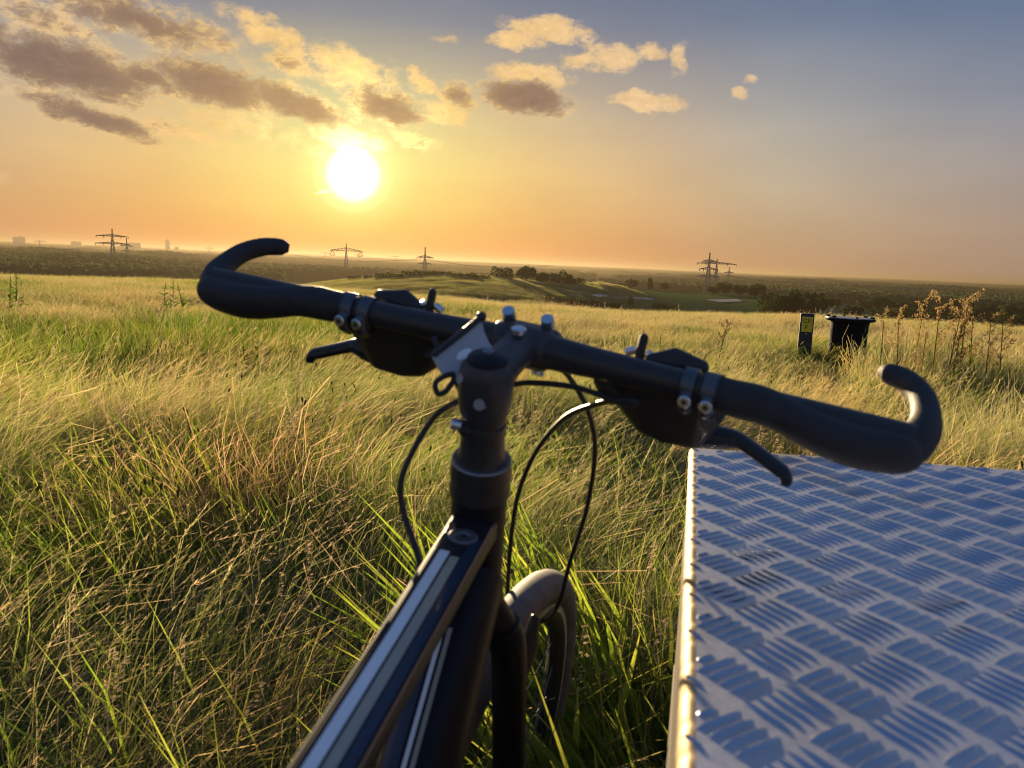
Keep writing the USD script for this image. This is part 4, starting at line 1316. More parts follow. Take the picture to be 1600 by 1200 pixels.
def wheel(name, c, rot, label):
    """Spoked wheel of 0.69 m with hub along y before 'rot' is applied."""
    place = lambda P: np.asarray(c) + np.atleast_2d(P) @ rot.T
    th = np.linspace(0, 2 * PI, 97)

    def ring(prof):
        n = len(prof)
        v = np.array([[r * math.cos(t), y, r * math.sin(t)] for t in th[:-1] for r, y in prof])
        f = []
        for i in range(96):
            for j in range(n):
                a, b, c_, d = i * n + j, i * n + (j + 1) % n, ((i + 1) % 96) * n + (j + 1) % n, ((i + 1) % 96) * n + j
                f += [(a, b, c_), (a, c_, d)]
        m_ = trimesh.Trimesh(place(v), np.array(f), process=False)
        m_.fix_normals()
        return m_
    q = np.linspace(0, 2 * PI, 19)[:-1]
    w = obj(name, ring([(.3235 + .0212 * math.cos(t), .0205 * math.sin(t)) for t in q]), TYRE, bike, smooth=60, label=label)
    obj('rim', ring([(.3085, -.0125), (.3085, .0125), (.292, .012), (.282, .005), (.282, -.005), (.292, -.012)]), BLACK_SATIN, w)
    obj('rim_stripe', ring([(.306, .0126), (.306, .0131), (.300, .0131), (.300, .0126)]) if False else ring([(.305, -.0132), (.305, -.0126), (.297, -.0125), (.297, -.0131)]), OLIVE_STRIPE, w)
    obj('hub', [tube(place([(0, -.05, 0), (0, -.034, 0), (0, -.032, 0), (0, -.02, 0), (0, .02, 0), (0, .032, 0), (0, .034, 0), (0, .05, 0)]), [.008, .008, .022, .015, .015, .022, .008, .008], 20)], BLACK_SATIN, w)
    for k in range(28):
        t0 = k * 2 * PI / 28
        g = 1 if k % 2 else -1
        t1 = t0 + (.35 if (k // 2) % 2 else -.35)
        obj('spoke', tube(place([(.021 * math.cos(t1), g * .03, .021 * math.sin(t1)), (.287 * math.cos(t0), 0, .287 * math.sin(t0))]), .0010, 5), BLACK_SATIN, w)
    return w


wheel('front_wheel', S(AX)[0], STEER, 'front wheel with dusty grey tyre')
wheel('rear_wheel', RAX, np.eye(3), 'rear wheel with dusty grey tyre')

# --- stem, spacers, mount
obj('stem_riser', SM(lathe([(.0210, -.009), (.0188, -.014), (.0176, -.022), (.0168, -.034), (.0165, -.048), (.0166, -.064)], (0, 0, 0), AXD, 32)), BLACK_SATIN, bike)
cl_ = obj('clamp_collar', SM(lathe([(.0172, -.034), (.0178, -.0355), (.0178, -.0435), (.0172, -.045)], (0, 0, 0), AXD, 32)), BLACK_SATIN, bike)
obj('clamp_bolt', SM(tube([(-.0275, .0130, .0385), (-.0310, .0195, .0385)], [.0048, .0040], 14)), STEEL, cl_)
obj('clamp_lug', SM(rbox((.012, .016, .010), .004, (-.0255, .008, .036))), BLACK_SATIN, cl_)
stem = obj('stem', [SM(lathe([(.0172, -.050), (.0192, -.055), (.0202, -.063), (.0206, -.074), (.0204, -.084), (.0192, -.091), (.0150, -.096)], (0, 0, 0), AXD, 36)),
                    tube(S(spline([-AXD * .080, -AXD * .084 + V(.024, 0, .004), BARC + V(-.016, 0, -.002), BARC])), np.array([[.0145, .0175]] * 8 + [[.0140, .0165]] * 9 + [[.0150, .0190]] * 8), 24),
                    SM(hull([(*(BARC + V(0, .015, 0)), .0178), (*(BARC + V(0, -.015, 0)), .0178)], 28))], STEM_GREY, bike)
cp_ = obj('cap', SM(lathe([(.0158, -.0945), (.0145, -.0985), (.0105, -.1010), (.0050, -.1018)], (0, 0, 0), AXD, 28)), BLACK_PAINT, stem)
obj('cap_bolt', SM(lathe([(.0042, -.1012), (.0042, -.1036), (.0028, -.1044)], (0, 0, 0), AXD, 16)), DARK_STEEL, cp_)
fp = obj('face_plate', SM(hull([(*(BARC + V(.008, .016, .001)), .0180), (*(BARC + V(.008, -.016, .001)), .0180)], 28)), BLACK_SATIN, stem)
for y in (-.0135, .0135):
    for z0, z1 in (((.008, y * 1.25, .0150), (-.003, y * 1.25, .0262)), ((.012, y, -.017), (.010, y, -.023))):
        obj('face_bolt', SM(tube([BARC + V(*z0), BARC + V(*z1) * .6 + V(*z0) * .4, BARC + V(*z1)], [.0056, .0060, .0052], 14)), STEEL, fp)
obj('top_bolt', SM(lathe([(.0062, 0), (.0062, .0035), (.0045, .005)], BARC + V(-.024, -.002, .0125), (-.25, 0, 1), 18)), STEEL, stem, label='round steel bolt on the upper side of the stem')
obj('pinch_bolt', SM(tube([(-.0385, -.004, .0600), (-.0430, -.0045, .0607)], [.0052, .0042], 14)), DARK_STEEL, stem, label='pinch bolt at the back of the stem')
obj('pinch_bolt', SM(tube([(-.0360, .012, .0745), (-.0410, .0145, .0755)], [.0046, .0038], 14)), DARK_STEEL, stem, label='upper pinch bolt at the back of the stem')

# flat grey bracket with an oval hole label, left of the stem
from shapely.geometry import Polygon
BN_ = unit(V(-.6925, -.2081, .6908))                   # the plate's face, towards the rider
BP = np.array([(.0162, .0194, .9956), (.0075, .0133, .9851), (.0022, .0064, .9776), (.0006, -.0016, .9736), (-.0097, .0050, .9653), (-.0188, .0143, .9590),
               (-.0258, .0232, .9546), (-.0291, .0310, .9537), (-.0258, .0376, .9590), (-.0214, .0437, .9652), (-.0103, .0361, .9741), (.0035, .0271, .9852)])
bc0 = V(-.0117, .0224, .9686)
b1_ = unit(V(.0112, -.0079, .0089)); b1_ = unit(b1_ - BN_ * (b1_ @ BN_)); b2_ = np.cross(BN_, b1_)


def flat_plate(outline, thick, lift=0.0):
    """A plate with rounded corners from an outline (n x 2, in the bracket's plane)."""
    pg = Polygon(outline).buffer(.0018).buffer(-.0018)
    m_ = trimesh.creation.extrude_polygon(pg, thick, engine='earcut')
    v = np.array(m_.vertices)
    return trimesh.Trimesh(bc0 + v[:, :1] * b1_ + v[:, 1:2] * b2_ + (v[:, 2:] + lift) * BN_, m_.faces, process=False)


br = obj('mount_bracket', flat_plate(np.column_stack([(BP - bc0) @ b1_, (BP - bc0) @ b2_]), .0028, -.0028), GREY_PLATE, bike, smooth=30, label='flat grey mount bracket left of the stem')
qq = np.linspace(0, 2 * PI, 29)[:-1]
obj('oval_label', flat_plate(np.column_stack([.0072 * np.cos(qq), .0034 * np.sin(qq)]), .0006, .0001), WHITE_PAINT, br, smooth=30)
obj('bracket_rim', tube(spline([BP[9] + BN_ * .001, BP[10] + BN_ * .001, BP[11] + BN_ * .001, BP[0] + BN_ * .001]), .0026, 10), BLACK_SATIN, br)
obj('rim_end', ellipsoid(BP[0] + BN_ * .001, (.0042, .0042, .0042), sub=2), BLACK_SATIN, br)
obj('bracket_arm', tube(spline([BP[5] - BN_ * .002, BP[6] * .4 + V(-.030, .004, .952) * .6, V(-.024, .000, .950)]), .0042, 10), BLACK_SATIN, br)
obj('loop', tube(spline([(-.0300, .0230, .9560), (-.0340, .0290, .9540), (-.0365, .0347, .9480), (-.0371, .0318, .9410), (-.0357, .0267, .9432), (-.0336, .0225, .9510), (-.0310, .0215, .9550)]), .0022, 10), RUBBER, br)

# --- handlebar
ts = np.linspace(-.292, .292, 61)
rb = np.interp(np.abs(ts), [0, .035, .060, .105, .3], [.0145, .0140, .0126, .0116, .0108])
handlebar = obj('handlebar', tube(S([bar(abs(t), 0, 0, 1 if t > 0 else -1) for t in ts]), rb, 24), BLACK_SATIN, bike, smooth=60)
for g in (-1, 1):
    w_ = 'right' if g < 0 else 'left'
    # ergonomic grip: round at the clamp, flattened and flared towards the rider outwards
    G = spline([(*bar(.1605, 0, 0, g), .0128, .0128), (*bar(.172, -.001, -.001, g), .0138, .0138), (*bar(.188, -.002, -.001, g), .0142, .0148), (*bar(.205, -.003, -.003, g), .0134, .0150), (*bar(.225, -.006, -.008, g), .0140, .0182), (*bar(.248, -.008, -.012, g), .0150, .0212), (*bar(.270, -.006, -.012, g), .0152, .0214), (*bar(.287, -.003, -.010, g), .0142, .0188), (*bar(.296, -.001, -.008, g), .0100, .0124)], 5)
    grip = obj('grip', tube(S(G[:, :3]), G[:, 3:], 26, up=V(.35, 0, 1)), RUBBER, bike, smooth=60, label=f'ergonomic {w_} grip flaring outwards')
    obj('grip_ring', tube(S([bar(.1565, 0, 0, g), bar(.1612, 0, 0, g)]), [.0138, .0142], 26), PLASTIC, grip)
    E_ = spline([(*bar(.276, -.006, -.010, g), .0138), (*bar(.288, .000, -.007, g), .0144), (*bar(.2975, .012, .003, g), .0124), (*bar(.3005, .028, .014, g), .0100), (*bar(.298, .046, .025, g), .0092), (*bar(.289, .062, .0325, g), .0088), (*bar(.2765, .0715, .0350, g), .0080), (*bar(.2705, .0745, .0350, g), .0042)], 6)
    be = obj('bar_end', tube(S(E_[:, :3]), E_[:, 3], 24), RUBBER, bike, smooth=60, label=f'{w_} bar end horn curving forward and inward')
    # brake lever body and shifter pod below the bar
    pod = obj('lever_pod', SM(hull([(*bar(.080, .022, -.012, g), .011), (*bar(.088, .040, -.028, g), .011), (*bar(.108, .046, -.040, g), .0150), (*bar(.122, .050, -.044, g), .0145), (*bar(.146, .050, -.045, g), .0120), (*bar(.158, .030, -.020, g), .010), (*bar(.100, .008, -.003, g), .011), (*bar(.148, .010, -.004, g), .0095)], 20)), PLASTIC, bike, label=f'{w_} brake and shifter body under the handlebar')
    obj('pod_neck', SM(hull([(*bar(.068, .016, -.014, g), .0075), (*bar(.100, .03, -.02, g), .011), (*bar(.076, .018, -.026, g), .007)], 16)), PLASTIC, pod)
    obj('gear_window', SM(hull([(*bar(.104, .020, .010, g), .006), (*bar(.120, .025, .017, g), .0065), (*bar(.142, .024, .013, g), .006), (*bar(.110, .036, .006, g), .006), (*bar(.140, .036, .004, g), .006)], 16)), PLASTIC, pod)
    obj('cable_nub', [SM(hull([(*bar(.0935, .020, .006, g), .0042), (*bar(.0935, .021, .026, g), .0036)], 14))], RUBBER, pod)
    for s_, du in ((-.0085, .0), (.0095, -.002)):
        obj('adjuster', SM(tube([bar(.0935 + s_ * .5, .021, .0155, g), bar(.0935 + s_ * 1.35, .021, .0115 + du, g)], [.0034, .0036], 12)), STEEL, pod)
    obj('cable_stop', SM(tube([bar(.084, .030, -.030, g), bar(.066, .026, -.026, g)], [.0042, .0034], 12)), DARK_STEEL, pod)
    for tcl in (.1385, .1541):
        band = obj('clamp_band', SM(tube([bar(tcl - .0058, 0, 0, g), bar(tcl - .0050, 0, 0, g), bar(tcl + .0050, 0, 0, g), bar(tcl + .0058, 0, 0, g)], [.0128, .0140, .0140, .0128], 26)), CLAMP_GREY, pod)
        obj('clamp_lug', SM(hull([(*bar(tcl, -.0115, -.006, g), .0056), (*bar(tcl, -.009, -.014, g), .0056), (*bar(tcl, .0, -.017, g), .0056)], 14)), CLAMP_GREY, band)
        obj('clamp_bolt', SM(tube([bar(tcl, -.0158, -.0095, g), bar(tcl, -.0183, -.0100, g), bar(tcl, -.0192, -.0102, g)], [.0050, .0050, .0040], 16)), STEEL, band)
        obj('bolt_socket', SM(tube([bar(tcl, -.0191, -.0102, g), bar(tcl, -.0195, -.0103, g)], [.0020, .0019], 8)), BLACK_SATIN, band)
    L_ = spline([(*bar(.128, .050, -.046, g), .0105, .0110), (*bar(.146, .054, -.0455, g), .0105, .0108), (*bar(.164, .058, -.0440, g), .0098, .0098), (*bar(.176, .061, -.0428, g), .0084, .0080), (*bar(.183, .0630, -.0435, g), .0082, .0064), (*bar(.1935, .0640, -.0475, g), .0086, .0056), (*bar(.204, .0640, -.0520, g), .0086, .0054), (*bar(.2145, .0635, -.0565, g), .0084, .0054), (*bar(.2215, .0625, -.0600, g), .0078, .0056), (*bar(.2240, .0615, -.0650, g), .0062, .0050), (*bar(.2238, .0610, -.0690, g), .0034, .0034)], 4)
    obj('brake_lever', tube(S(L_[:, :3]), L_[:, [3, 4]], 18, up=V(1, 0, .45)), LEVER_BLACK, pod, smooth=50, label=f'{w_} brake lever blade')
    obj('lever_pivot', SM(tube([bar(.153, .046, -.040, g), bar(.153, .040, -.031, g)], [.0042, .0038], 12)), STEEL, pod)

# --- cables
def cable(pts, label, r=.0025, mat=CABLE):
    return obj('cable', tube(spline(pts, 10), r, 10), mat, bike, smooth=True, label=label)


cable([(.030, .060, .972), (.012, .030, .940), (.0042, .0235, .9321), (-.002, .0416, .9156), (-.0106, .0556, .8811), (-.0153, .0587, .8582), (-.0179, .0520, .8367), (-.0291, .0363, .8161), (-.05, .021, .800)], 'cable bowing out left of the head tube into the top tube')
cable([(.022, -.112, .950), (.0283, -.0962, .9473), (.0537, -.0764, .9358), (.0955, -.0478, .9101), (.1534, -.0191, .8582), (.1912, -.0028, .7973), (.2196, .0011, .7289), (.2377, -.002, .6532)], 'brake cable arching from the right lever down to the fork')
cable([(.068, -.020, .965), (.0812, -.0346, .9588), (.0921, -.0482, .9483), (.1207, -.0658, .9174), (.1562, -.0762, .8747), (.1951, -.0756, .8039), (.2400, -.0638, .7202), (.2591, -.0570, .6602), (.2516, -.0375, .6377), (.2376, -.0047, .6500)], 'cable looping from the stem down to the right of the front wheel')
cable([(.022, -.110, .948), (.0281, -.0964, .9458), (.0427, -.0596, .9491), (.0458, -.0224, .9461), (.0415, -.0022, .9422), (.04, .03, .945), (.05, .07, .955)], 'cable running level under the stem')
obj('brake_noodle', tube(spline([(.2600, -.054, .655), (.2535, -.040, .6370), (.2440, -.018, .6400), (.2376, -.0030, .6510)], 8), .0026, 10), STEEL, bike)

# ------------------------------------------------------------------ the box with a tread plate top
BOX_H = .82
BOXM = np.eye(4)
BOXM[:3, 0], BOXM[:3, 1], BOXM[:3, 3] = [*BOX_V, 0], [*BOX_U, 0], [*BOX_O, 0]
box = thing('plate_topped_box', 'waist high box topped with a sheet of aluminium tread plate, right of the bicycle', 'box', BOXM)
SLANT = .0450 / .3873                       # the far edge is not quite square to the left edge
BW, BN = .86, -.84                          # width to the right, near end


def plate_metal(name, lo, hi, metal, rough):
    N = Nodes()
    pos = N.o(N.add('texture_coordinate'), 'object')
    a = N.o(N.add('noise_texture', vector=pos, scale=7.0, detail=7.0, roughness=.65), 'fac')
    b = N.o(N.add('noise_texture', vector=pos, scale=160.0, detail=4.0), 'fac')
    st = N.o(N.add('noise_texture', vector=N.o(N.add('mapping', vector=pos, location=(3.1, 1.7, 0)), 'vector'), scale=5.0, detail=5.0, roughness=.6, distortion=.6), 'fac')
    col = N.ramp(a, [(.3, lo), (.7, hi)])
    stain = N.ramp(st, [(.54, (0,) * 3), (.70, (.6,) * 3)])
    col = N.mix(stain, col, (.30, .23, .17))
    ro = N.o(N.add('map_range', value=b, from_min=.3, from_max=.7, to_min=rough - .05, to_max=rough + .05), 'result')
    ro = N.math('add', ro, N.math('multiply', stain, .25))
    bp = N.o(N.add('bump', height=b, strength=.12, distance=.0006), 'normal')
    s = N.o(N.add('principled_bsdf', base_color=col, metallic=metal, roughness=ro, normal=bp), 'BSDF')
    return N.build(LK + name, surface=s)


def tread_plate():
    R = .0075
    far = lambda x: x * SLANT
    # the sheet, bent down round its left and far edges
    prof = [(R * (1 - math.sin(a)), -R * (1 - math.cos(a))) for a in np.linspace(0, PI / 2, 8)]        # from top inwards to the side
    prof = [(R + .0, 0)] + prof[1:]
    prof = prof + [(0, -.014)]
    parts = []
    ys = np.linspace(BN, -R, 420)
    # the pattern shows through the bend as a row of swellings
    sw_ = .00085 * np.clip(np.abs(np.sin((ys + .3289) / .0275 * PI + .25 * np.sin(ys * 61))), .12, .75) ** .6
    v = [(x - w_ * min(1, 4 * (R - x) / R) if z > -.010 else x - w_ * .4, y, BOX_H + z + w_ * (1 if z > -.004 and x < R else 0)) for y, w_ in zip(ys, sw_) for x, z in prof]
    n = len(prof)
    f = [(i * n + j, i * n + j + 1, (i + 1) * n + j + 1, (i + 1) * n + j) for i in range(len(ys) - 1) for j in range(n - 1)]
    parts.append(trimesh.Trimesh(np.array(v), np.array(f + [])[:, [0, 1, 2]], process=False))
    parts[-1] = trimesh.Trimesh(np.array(v), np.vstack([np.array(f)[:, [0, 2, 1]], np.array(f)[:, [0, 3, 2]]]), process=False)
    xs = np.linspace(R, BW, 60)
    v = [(x, far(x) - dy, BOX_H + z) for x in xs for dy, z in prof]
    f = [(i * n + j, i * n + j + 1, (i + 1) * n + j + 1, (i + 1) * n + j) for i in range(len(xs) - 1) for j in range(n - 1)]
    parts.append(trimesh.Trimesh(np.array(v), np.vstack([np.array(f)[:, [0, 2, 1]], np.array(f)[:, [0, 3, 2]]]), process=False))
    # corner piece
    th = np.linspace(0, PI / 2, 8)
    v = [(R - R * math.sin(a) * math.cos(t), -R + R * math.sin(a) * math.sin(t), BOX_H - R * (1 - math.cos(a))) for t in th for a in np.linspace(0, PI / 2, 8)]
    f = [(i * 8 + j, i * 8 + j + 1, (i + 1) * 8 + j + 1, (i + 1) * 8 + j) for i in range(7) for j in range(7)]
    parts.append(trimesh.Trimesh(np.array(v), np.vstack([np.array(f)[:, [0, 2, 1]], np.array(f)[:, [0, 3, 2]]]), process=False))
    flat = np.array([(R, BN, BOX_H), (BW, BN, BOX_H), (BW, far(BW) - R, BOX_H), (R, -R + far(R), BOX_H)])
    parts.append(trimesh.Trimesh(flat, np.array([(0, 1, 2), (0, 2, 3)]), process=False))
    # raised lozenges: groups of five, turned by a right angle from group to group
    L, W, Hh = .0318, .0046, .0013
    u, w = np.linspace(-1, 1, 11), np.linspace(-1, 1, 7)
    gu, gw = np.meshgrid(u, w, indexing='ij')
    width = (1 - np.abs(u) ** 2.4)[:, None]
    bx_ = gu * L / 2
    by_ = gw * width * W / 2
    bz = Hh * (1 - np.abs(gw) ** 1.5) * np.minimum(1, (1 - np.abs(gu)) * 3.0) - .00005
    lozenge = np.stack([bx_, by_, bz], -1).reshape(-1, 3)
    lf = np.array([(i * 7 + j, (i + 1) * 7 + j, (i + 1) * 7 + j + 1, i * 7 + j + 1) for i in range(10) for j in range(6)])
    lf = np.vstack([lf[:, [0, 1, 2]], lf[:, [0, 2, 3]]])
    vs, fs, k = [], [], 0
    pu, pv = .0550, .0576
    for half in (0, 1):
        ang = PI / 4 if half == 0 else -PI / 4
        d = V(math.cos(ang), math.sin(ang)); s = V(-d[1], d[0])
        Rm = np.column_stack([d, s])
        for i in range(-30, 30):
            for j in range(-4, 18):
                c = V(.0815 + pv * j + (-.0288 if half else 0), -.3289 + pu * i + (-.0268 if half else 0))
                for q in range(-2, 3):
                    cc = c + s * q * .0080
                    tip = [cc + d * L / 2, cc - d * L / 2]
                    if min(p[0] for p in tip) < .004 or max(p[0] for p in tip) > BW - .004 or min(p[1] for p in tip) < BN + .004 or any(p[1] > far(p[0]) - .006 for p in tip):
                        # a bar cut by the bend is kept, shortened, if its middle is on the flat
                        if cc[0] < .006 or cc[0] > BW - .02 or cc[1] < BN + .02 or cc[1] > far(cc[0]) - .008:
                            continue
                        v_ = lozenge * [.42, 1, .9]
                    else:
                        v_ = lozenge
                    vs.append(np.column_stack([v_[:, :2] @ Rm.T + cc, BOX_H + v_[:, 2]]))
                    fs.append(lf + k); k += len(v_)
    parts.append(trimesh.Trimesh(np.vstack(vs), np.vstack(fs), process=False))
    return parts


PLATE = plate_metal('tread_plate_aluminium', (.56, .56, .61), (.68, .68, .73), .68, .36)
WORN_SKY_BLUE = plate_metal('worn_sky_tinted_bars', (.40, .45, .53), (.54, .58, .66), .97, .17)  # smoother bars, with the blue of reflected sky put into their colour
tp = tread_plate()
plate = obj('tread_plate', tp[3:-1], PLATE, box, smooth=40, label='aluminium tread sheet forming the top of the box')
SUN_GOLD_EDGE = pbr('sun_gold_bent_edge', (.52, .38, .20), .62, .6, var=.25, scale=45, rvar=.1)  # golden sunlight put into the colour of plain aluminium
obj('bent_edge', tp[:3], SUN_GOLD_EDGE, plate, smooth=40, label='bent edge of the sheet with golden sunlight painted into its colour')
obj('raised_lozenge', tp[-1], WORN_SKY_BLUE, plate, smooth=60, kind='stuff', label='raised five bar tread pattern pressed into the sheet')


def wood(name, a, b):
    N = Nodes()
    pos = N.o(N.add('texture_coordinate'), 'object')
    gr = N.o(N.add('noise_texture', vector=N.o(N.add('mapping', vector=pos, scale=(40, 2.2, 40)), 'vector'), scale=1.6, detail=7.0, roughness=.65, distortion=.7), 'fac')
    sp = N.o(N.add('noise_texture', vector=pos, scale=26.0, detail=6.0, roughness=.7), 'fac')
    c = N.mix(.5, N.ramp(gr, [(.3, a), (.7, b)]), N.ramp(sp, [(.35, a), (.65, b)]))
    bp = N.o(N.add('bump', height=gr, strength=.5, distance=.002), 'normal')
    return N.build(LK + name, surface=N.o(N.add('principled_bsdf', base_color=c, roughness=.8, normal=bp), 'BSDF'))


WOOD = wood('weathered_brown_board', (.032, .021, .013), (.075, .052, .033))
nb = 6
for i in range(nb):
    z1 = BOX_H - .0145 - i * .131
    obj('side_board', rbox((.022, -BN - .02, .127), .003, (.0122 + .0012 * (i % 2), BN / 2 - .006, z1 - .0655)), WOOD, box)
    ang = math.atan(SLANT)
    ln = (BW - .06) / math.cos(ang)
    cx_ = .045 + (BW - .06) / 2
    obj('back_board', rbox((ln, .022, .127), .003, (cx_, cx_ * SLANT - .024, z1 - .0655), np.array([[math.cos(ang), -math.sin(ang), 0], [math.sin(ang), math.cos(ang), 0], [0, 0, 1]])), WOOD, box)
for x, y in ((.075, -.06), (BW - .06, .02), (.075, BN + .05), (BW - .06, BN + .05)):
    obj('corner_post', rbox((.06, .06, BOX_H - .02), .004, (x, y, (BOX_H - .02) / 2)), WOOD, box)

# ------------------------------------------------------------------ lidded drum and marker post
D0 = V(3.94, 9.07)
dz = float(height(*D0)) - .025
drum = thing('lidded_drum', 'round black drum with a wide pale lid standing in the grass beyond the bicycle', 'drum', xf((*D0, dz)))
TILT = Rotation.from_euler('y', 1.5, degrees=True).as_matrix()
obj('body', lathe([(.245, -.12), (.225, .05), (.212, .25), (.208, .40), (.210, .57), (.220, .602), (.220, .615)], (0, 0, 0), (0, 0, 1), 44), BIN_BLACK, drum, smooth=40)
lid = obj('lid', lathe([(.262, .612), (.270, .616), (.273, .626), (.273, .646), (.269, .652), (.256, .654)], (0, 0, 0), (0, 0, 1), 44), LID, drum, smooth=40, label='wide flat pale topped lid with dark rim')
obj('lid_rim', lathe([(.275, .6145), (.2775, .620), (.2775, .640), (.274, .644)], (0, 0, 0), (0, 0, 1), 44), BIN_BLACK, lid, smooth=40)
for k in range(6):
    a = k * PI / 3 + .4
    obj('lid_bolt', rbox((.045, .028, .022), .006, (.246 * math.cos(a), .246 * math.sin(a), .661), Rotation.from_euler('z', a).as_matrix()), BIN_BLACK, lid)
obj('seam', rbox((.012, .010, .50), .002, (-.09, -.190, .32)), BIN_BLACK, drum)

P0 = V(3.42, 9.02)
pz = float(height(*P0))
pm = xf((*P0, pz), -.36)
post = thing('marker_post', 'short black square post carrying a small yellow sign marked CP F', 'marker post', pm)
hw = .076
obj('shaft', hull([(sx * (hw - .012), sy * (hw - .012), z, .012) for sx in (-1, 1) for sy in (-1, 1) for z in (-.1, .628)], 10), POST_BLACK, post, smooth=30)
sg = obj('sign', rbox((.118, .005, .175), .002, (.004, -hw - .0015, .515)), SIGN_YELLOW, post)
for text, size, zz in (('CP', .052, .532), ('F', .052, .455)):
    tm_ = meshkit.text_mesh(text, size, .0015)
    w_ = tm_.bounds[1][0] - tm_.bounds[0][0]
    vv = np.array(tm_.vertices)
    vv[:, 0] -= tm_.bounds[0][0] + w_ / 2
    obj('letters' if len(text) > 1 else 'letter', trimesh.Trimesh(np.column_stack([vv[:, 0] + .002, -hw - .0042 - vv[:, 2], vv[:, 1] + zz]), tm_.faces, process=False), SIGN_INK, sg, smooth=False)
obj('screw', tube([(0, -hw + .001, .405), (0, -hw - .004, .405)], [.007, .006], 10), STEEL, post)


# ------------------------------------------------------------------ single weeds
WEED = leafy('weed_leaves', [(0, (.05, .085, .02)), (.6, (.085, .12, .03)), (1, (.13, .12, .045))], .45, 1.9)
DOCK = leafy('dock_stalk', [(0, (.08, .075, .03)), (.6, (.13, .085, .04)), (1, (.10, .06, .03))], .3, 1.4)
BLOOM = leafy('clover_bloom', [(0, (.40, .10, .26)), (1, (.55, .2, .38))], .4, 1.3)


def weed(name, label, cat, px, py_base, hpx, seed, style='dock', lo=1.0, group=None, dist=None, top=None):
    """A weed standing on the meadow where the photograph shows it; hpx is its height in the photograph."""
    rng = np.random.default_rng(seed)
    d = ray(px, py_base)
    if dist:
        b = at(px, dist)
    else:
        k = EYE[2] / -d[2]
        b = V(d[0] * k, d[1] * k, 0)
        b[2] = float(height(b[0], b[1]))
    D = math.hypot(b[0], b[1])
    h = hpx * D / FPX
    if top:
        dt = ray(px, top)
        h = EYE[2] + D * dt[2] / math.hypot(dt[0], dt[1]) - b[2]
    t = thing(name, label, cat, xf(b), group)
    lean = V(rng.normal() * .05, rng.normal() * .05, 0)
    stem = [(0, 0, -.03), *(lean * h * s ** 1.5 + V(0, 0, h * s) for s in (.25, .5, .75, 1))]
    prt = tube(spline(stem, 4), np.linspace(.007, .0025, 17) * (D / 8) ** .5, 6)
    set_primvar(obj('stem', (np.array(prt.vertices), np.array(prt.faces)), DOCK if style != 'leafy' else WEED, t, smooth=True), np.full(len(prt.vertices), .5))
    if style in ('leafy', 'dock', 'seed'):
        n = {'leafy': 26, 'dock': 12, 'seed': 16}[style]
        z = rng.uniform(.12, .95 if style == 'leafy' else .7, n) * h
        a = rng.random(n) * 6.28
        d0 = np.stack([np.cos(a), np.sin(a), .5 + .5 * rng.random(n)], 1)
        base = lean * (z / h)[:, None] ** 1.5 * h + np.stack([0 * z, 0 * z, z], 1)
        L = h * (.30 if style == 'leafy' else .22) * (.6 + .6 * rng.random(n)) * (1.15 - z / h)
        v, f, r, _ = ribbons(base, unit(d0 + V(0, 0, 1.2 if style == 'seed' else 0)), unit(d0 - V(0, 0, 1.1)), L * (1.6 if style == 'seed' else 1), L * (.035 if style == 'seed' else .26), 4, rng, 1.4)
        set_primvar(obj('leaf', (v, f), WEED, t, smooth=False, kind='stuff'), r)
    if style in ('dock', 'seed'):
        n = 9 if style == 'dock' else 7
        vs = []
        for k in range(n):
            z = h * (.45 + .55 * (k + .5) / n)
            a = rng.random() * 6.28
            o = lean * (z / h) ** 1.5 * h + V(0, 0, z)
            L = h * .20 * (1.25 - (z / h - .3))
            tip = unit(V(math.cos(a) * .7, math.sin(a) * .7, .8))
            m = 60
            s = rng.random(m)
            c = o + tip * (s * L)[:, None] + rng.normal(size=(m, 3)) * h * .012
            dd = unit(rng.normal(size=(m, 3)) * .6 + tip)
            v, f, r, _ = ribbons(c, dd, dd, np.full(m, h * .022), np.full(m, h * .010), 2, rng)
            vs.append((v, f, r))
        v, f, r = join(vs)
        set_primvar(obj('seed_cluster', (v, f), DOCK if style == 'dock' else HEAD_M, t, smooth=False, kind='stuff'), r)
    if style == 'flower':
        m = 40
        c = V(*stem[-1]) + unit(rng.normal(size=(m, 3))) * .006
        dd = unit(c - V(*stem[-1]))
        v, f, r, _ = ribbons(c, dd, dd, np.full(m, .009), np.full(m, .005), 2, rng)
        set_primvar(obj('bloom', (v, f), BLOOM, t, smooth=False), r)
    return t


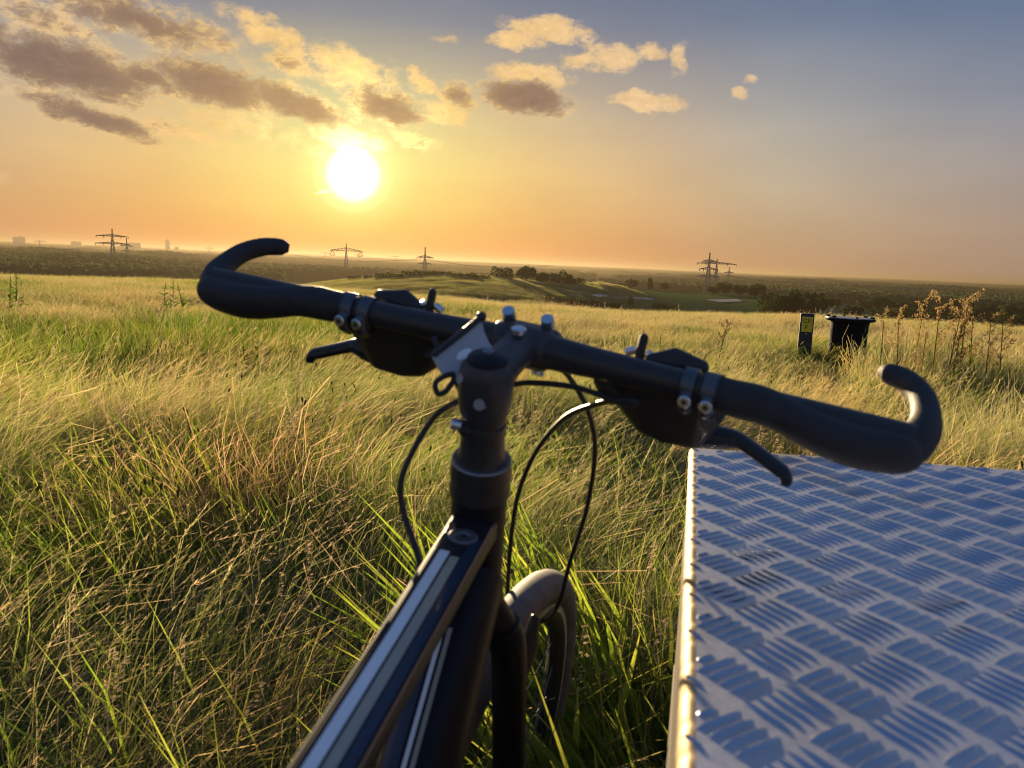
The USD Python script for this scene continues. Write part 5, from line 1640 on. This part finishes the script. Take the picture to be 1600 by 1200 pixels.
HEAD_M = leafy('weed_seed_heads', [(0, (.24, .175, .085)), (1, (.34, .25, .13))], .5, 1.4)
weed('dock_plant', 'dark spiky dock stalk standing alone above the right handlebar', 'dock', 1133, 575, 72, 3, 'dock', dist=8.5, top=503)
for n, (x, y, h, st, dd) in enumerate([(1392, 560, 490, 'seed', 7.9), (1420, 565, 485, 'seed', 7.6), (1443, 560, 468, 'seed', 7.9), (1475, 562, 466, 'seed', 7.5), (1497, 570, 470, 'seed', 7.3), (1517, 566, 477, 'seed', 7.6), (1536, 566, 465, 'seed', 7.4), (1562, 580, 494, 'seed', 7.2), (1585, 590, 505, 'seed', 7.0), (1458, 580, 512, 'seed', 7.2), (1506, 590, 508, 'dock', 7.0)]):
    weed('tall_weed', ['leftmost of the tall weeds right of the lidded drum', 'second tall weed right of the lidded drum', 'tall seeding weed, third right of the lidded drum', 'fourth tall weed right of the lidded drum, full seed head', 'tall weed in the middle of the stand at right', 'seeding weed just left of the tallest one at right', 'tallest seeding weed in the stand at right', 'shorter seeding weed right of the tallest one', 'short weed near the right edge of the view', 'low seeding weed at the foot of the stand, to the left', 'dark low weed at the foot of the stand, below the tallest'][n], 'weed', x, y, 0, 40 + n, st, dist=dd, top=h)
for n, (x, y, h, dd) in enumerate([(1010, 565, 522, 8.0), (1040, 562, 524, 8.3), (1062, 560, 532, 8.6), (985, 560, 530, 8.8)]):
    weed('leafy_weed', ['tallest leafy green weed right above the right gear body', 'leafy weed second in the clump above the right gear body', 'rightmost short leafy weed of the clump above the right gear body', 'leftmost short leafy weed of the clump above the right gear body'][n], 'weed', x, y, 0, 70 + n, 'leafy', dist=dd, top=h)
for n, (x, h, dd) in enumerate([(252, 440, 13), (268, 436, 13.4), (285, 440, 13.2), (20, 427, 13), (8, 431, 12)]):
    weed('bushy_weed', ['leftmost dark bushy weed standing left of the left bar end', 'middle dark bushy weed standing left of the left bar end', 'rightmost dark bushy weed nearest the left bar end', 'dark leafy weed at the far left edge, taller one', 'dark leafy weed at the far left edge, cut by the frame'][n], 'weed', x, 500, 0, 90 + n, 'leafy', dist=dd, top=h)
for n, (x, y, h, dd) in enumerate([(260, 640, 70, 4.2), (502, 905, 70, 2.1)]):
    weed('clover', ['small magenta flower among bent grass left of the left brake lever', 'small pink flower low in the grass left of the top tube'][n], 'flower', x, y, h, 120 + n, 'flower', dist=dd)
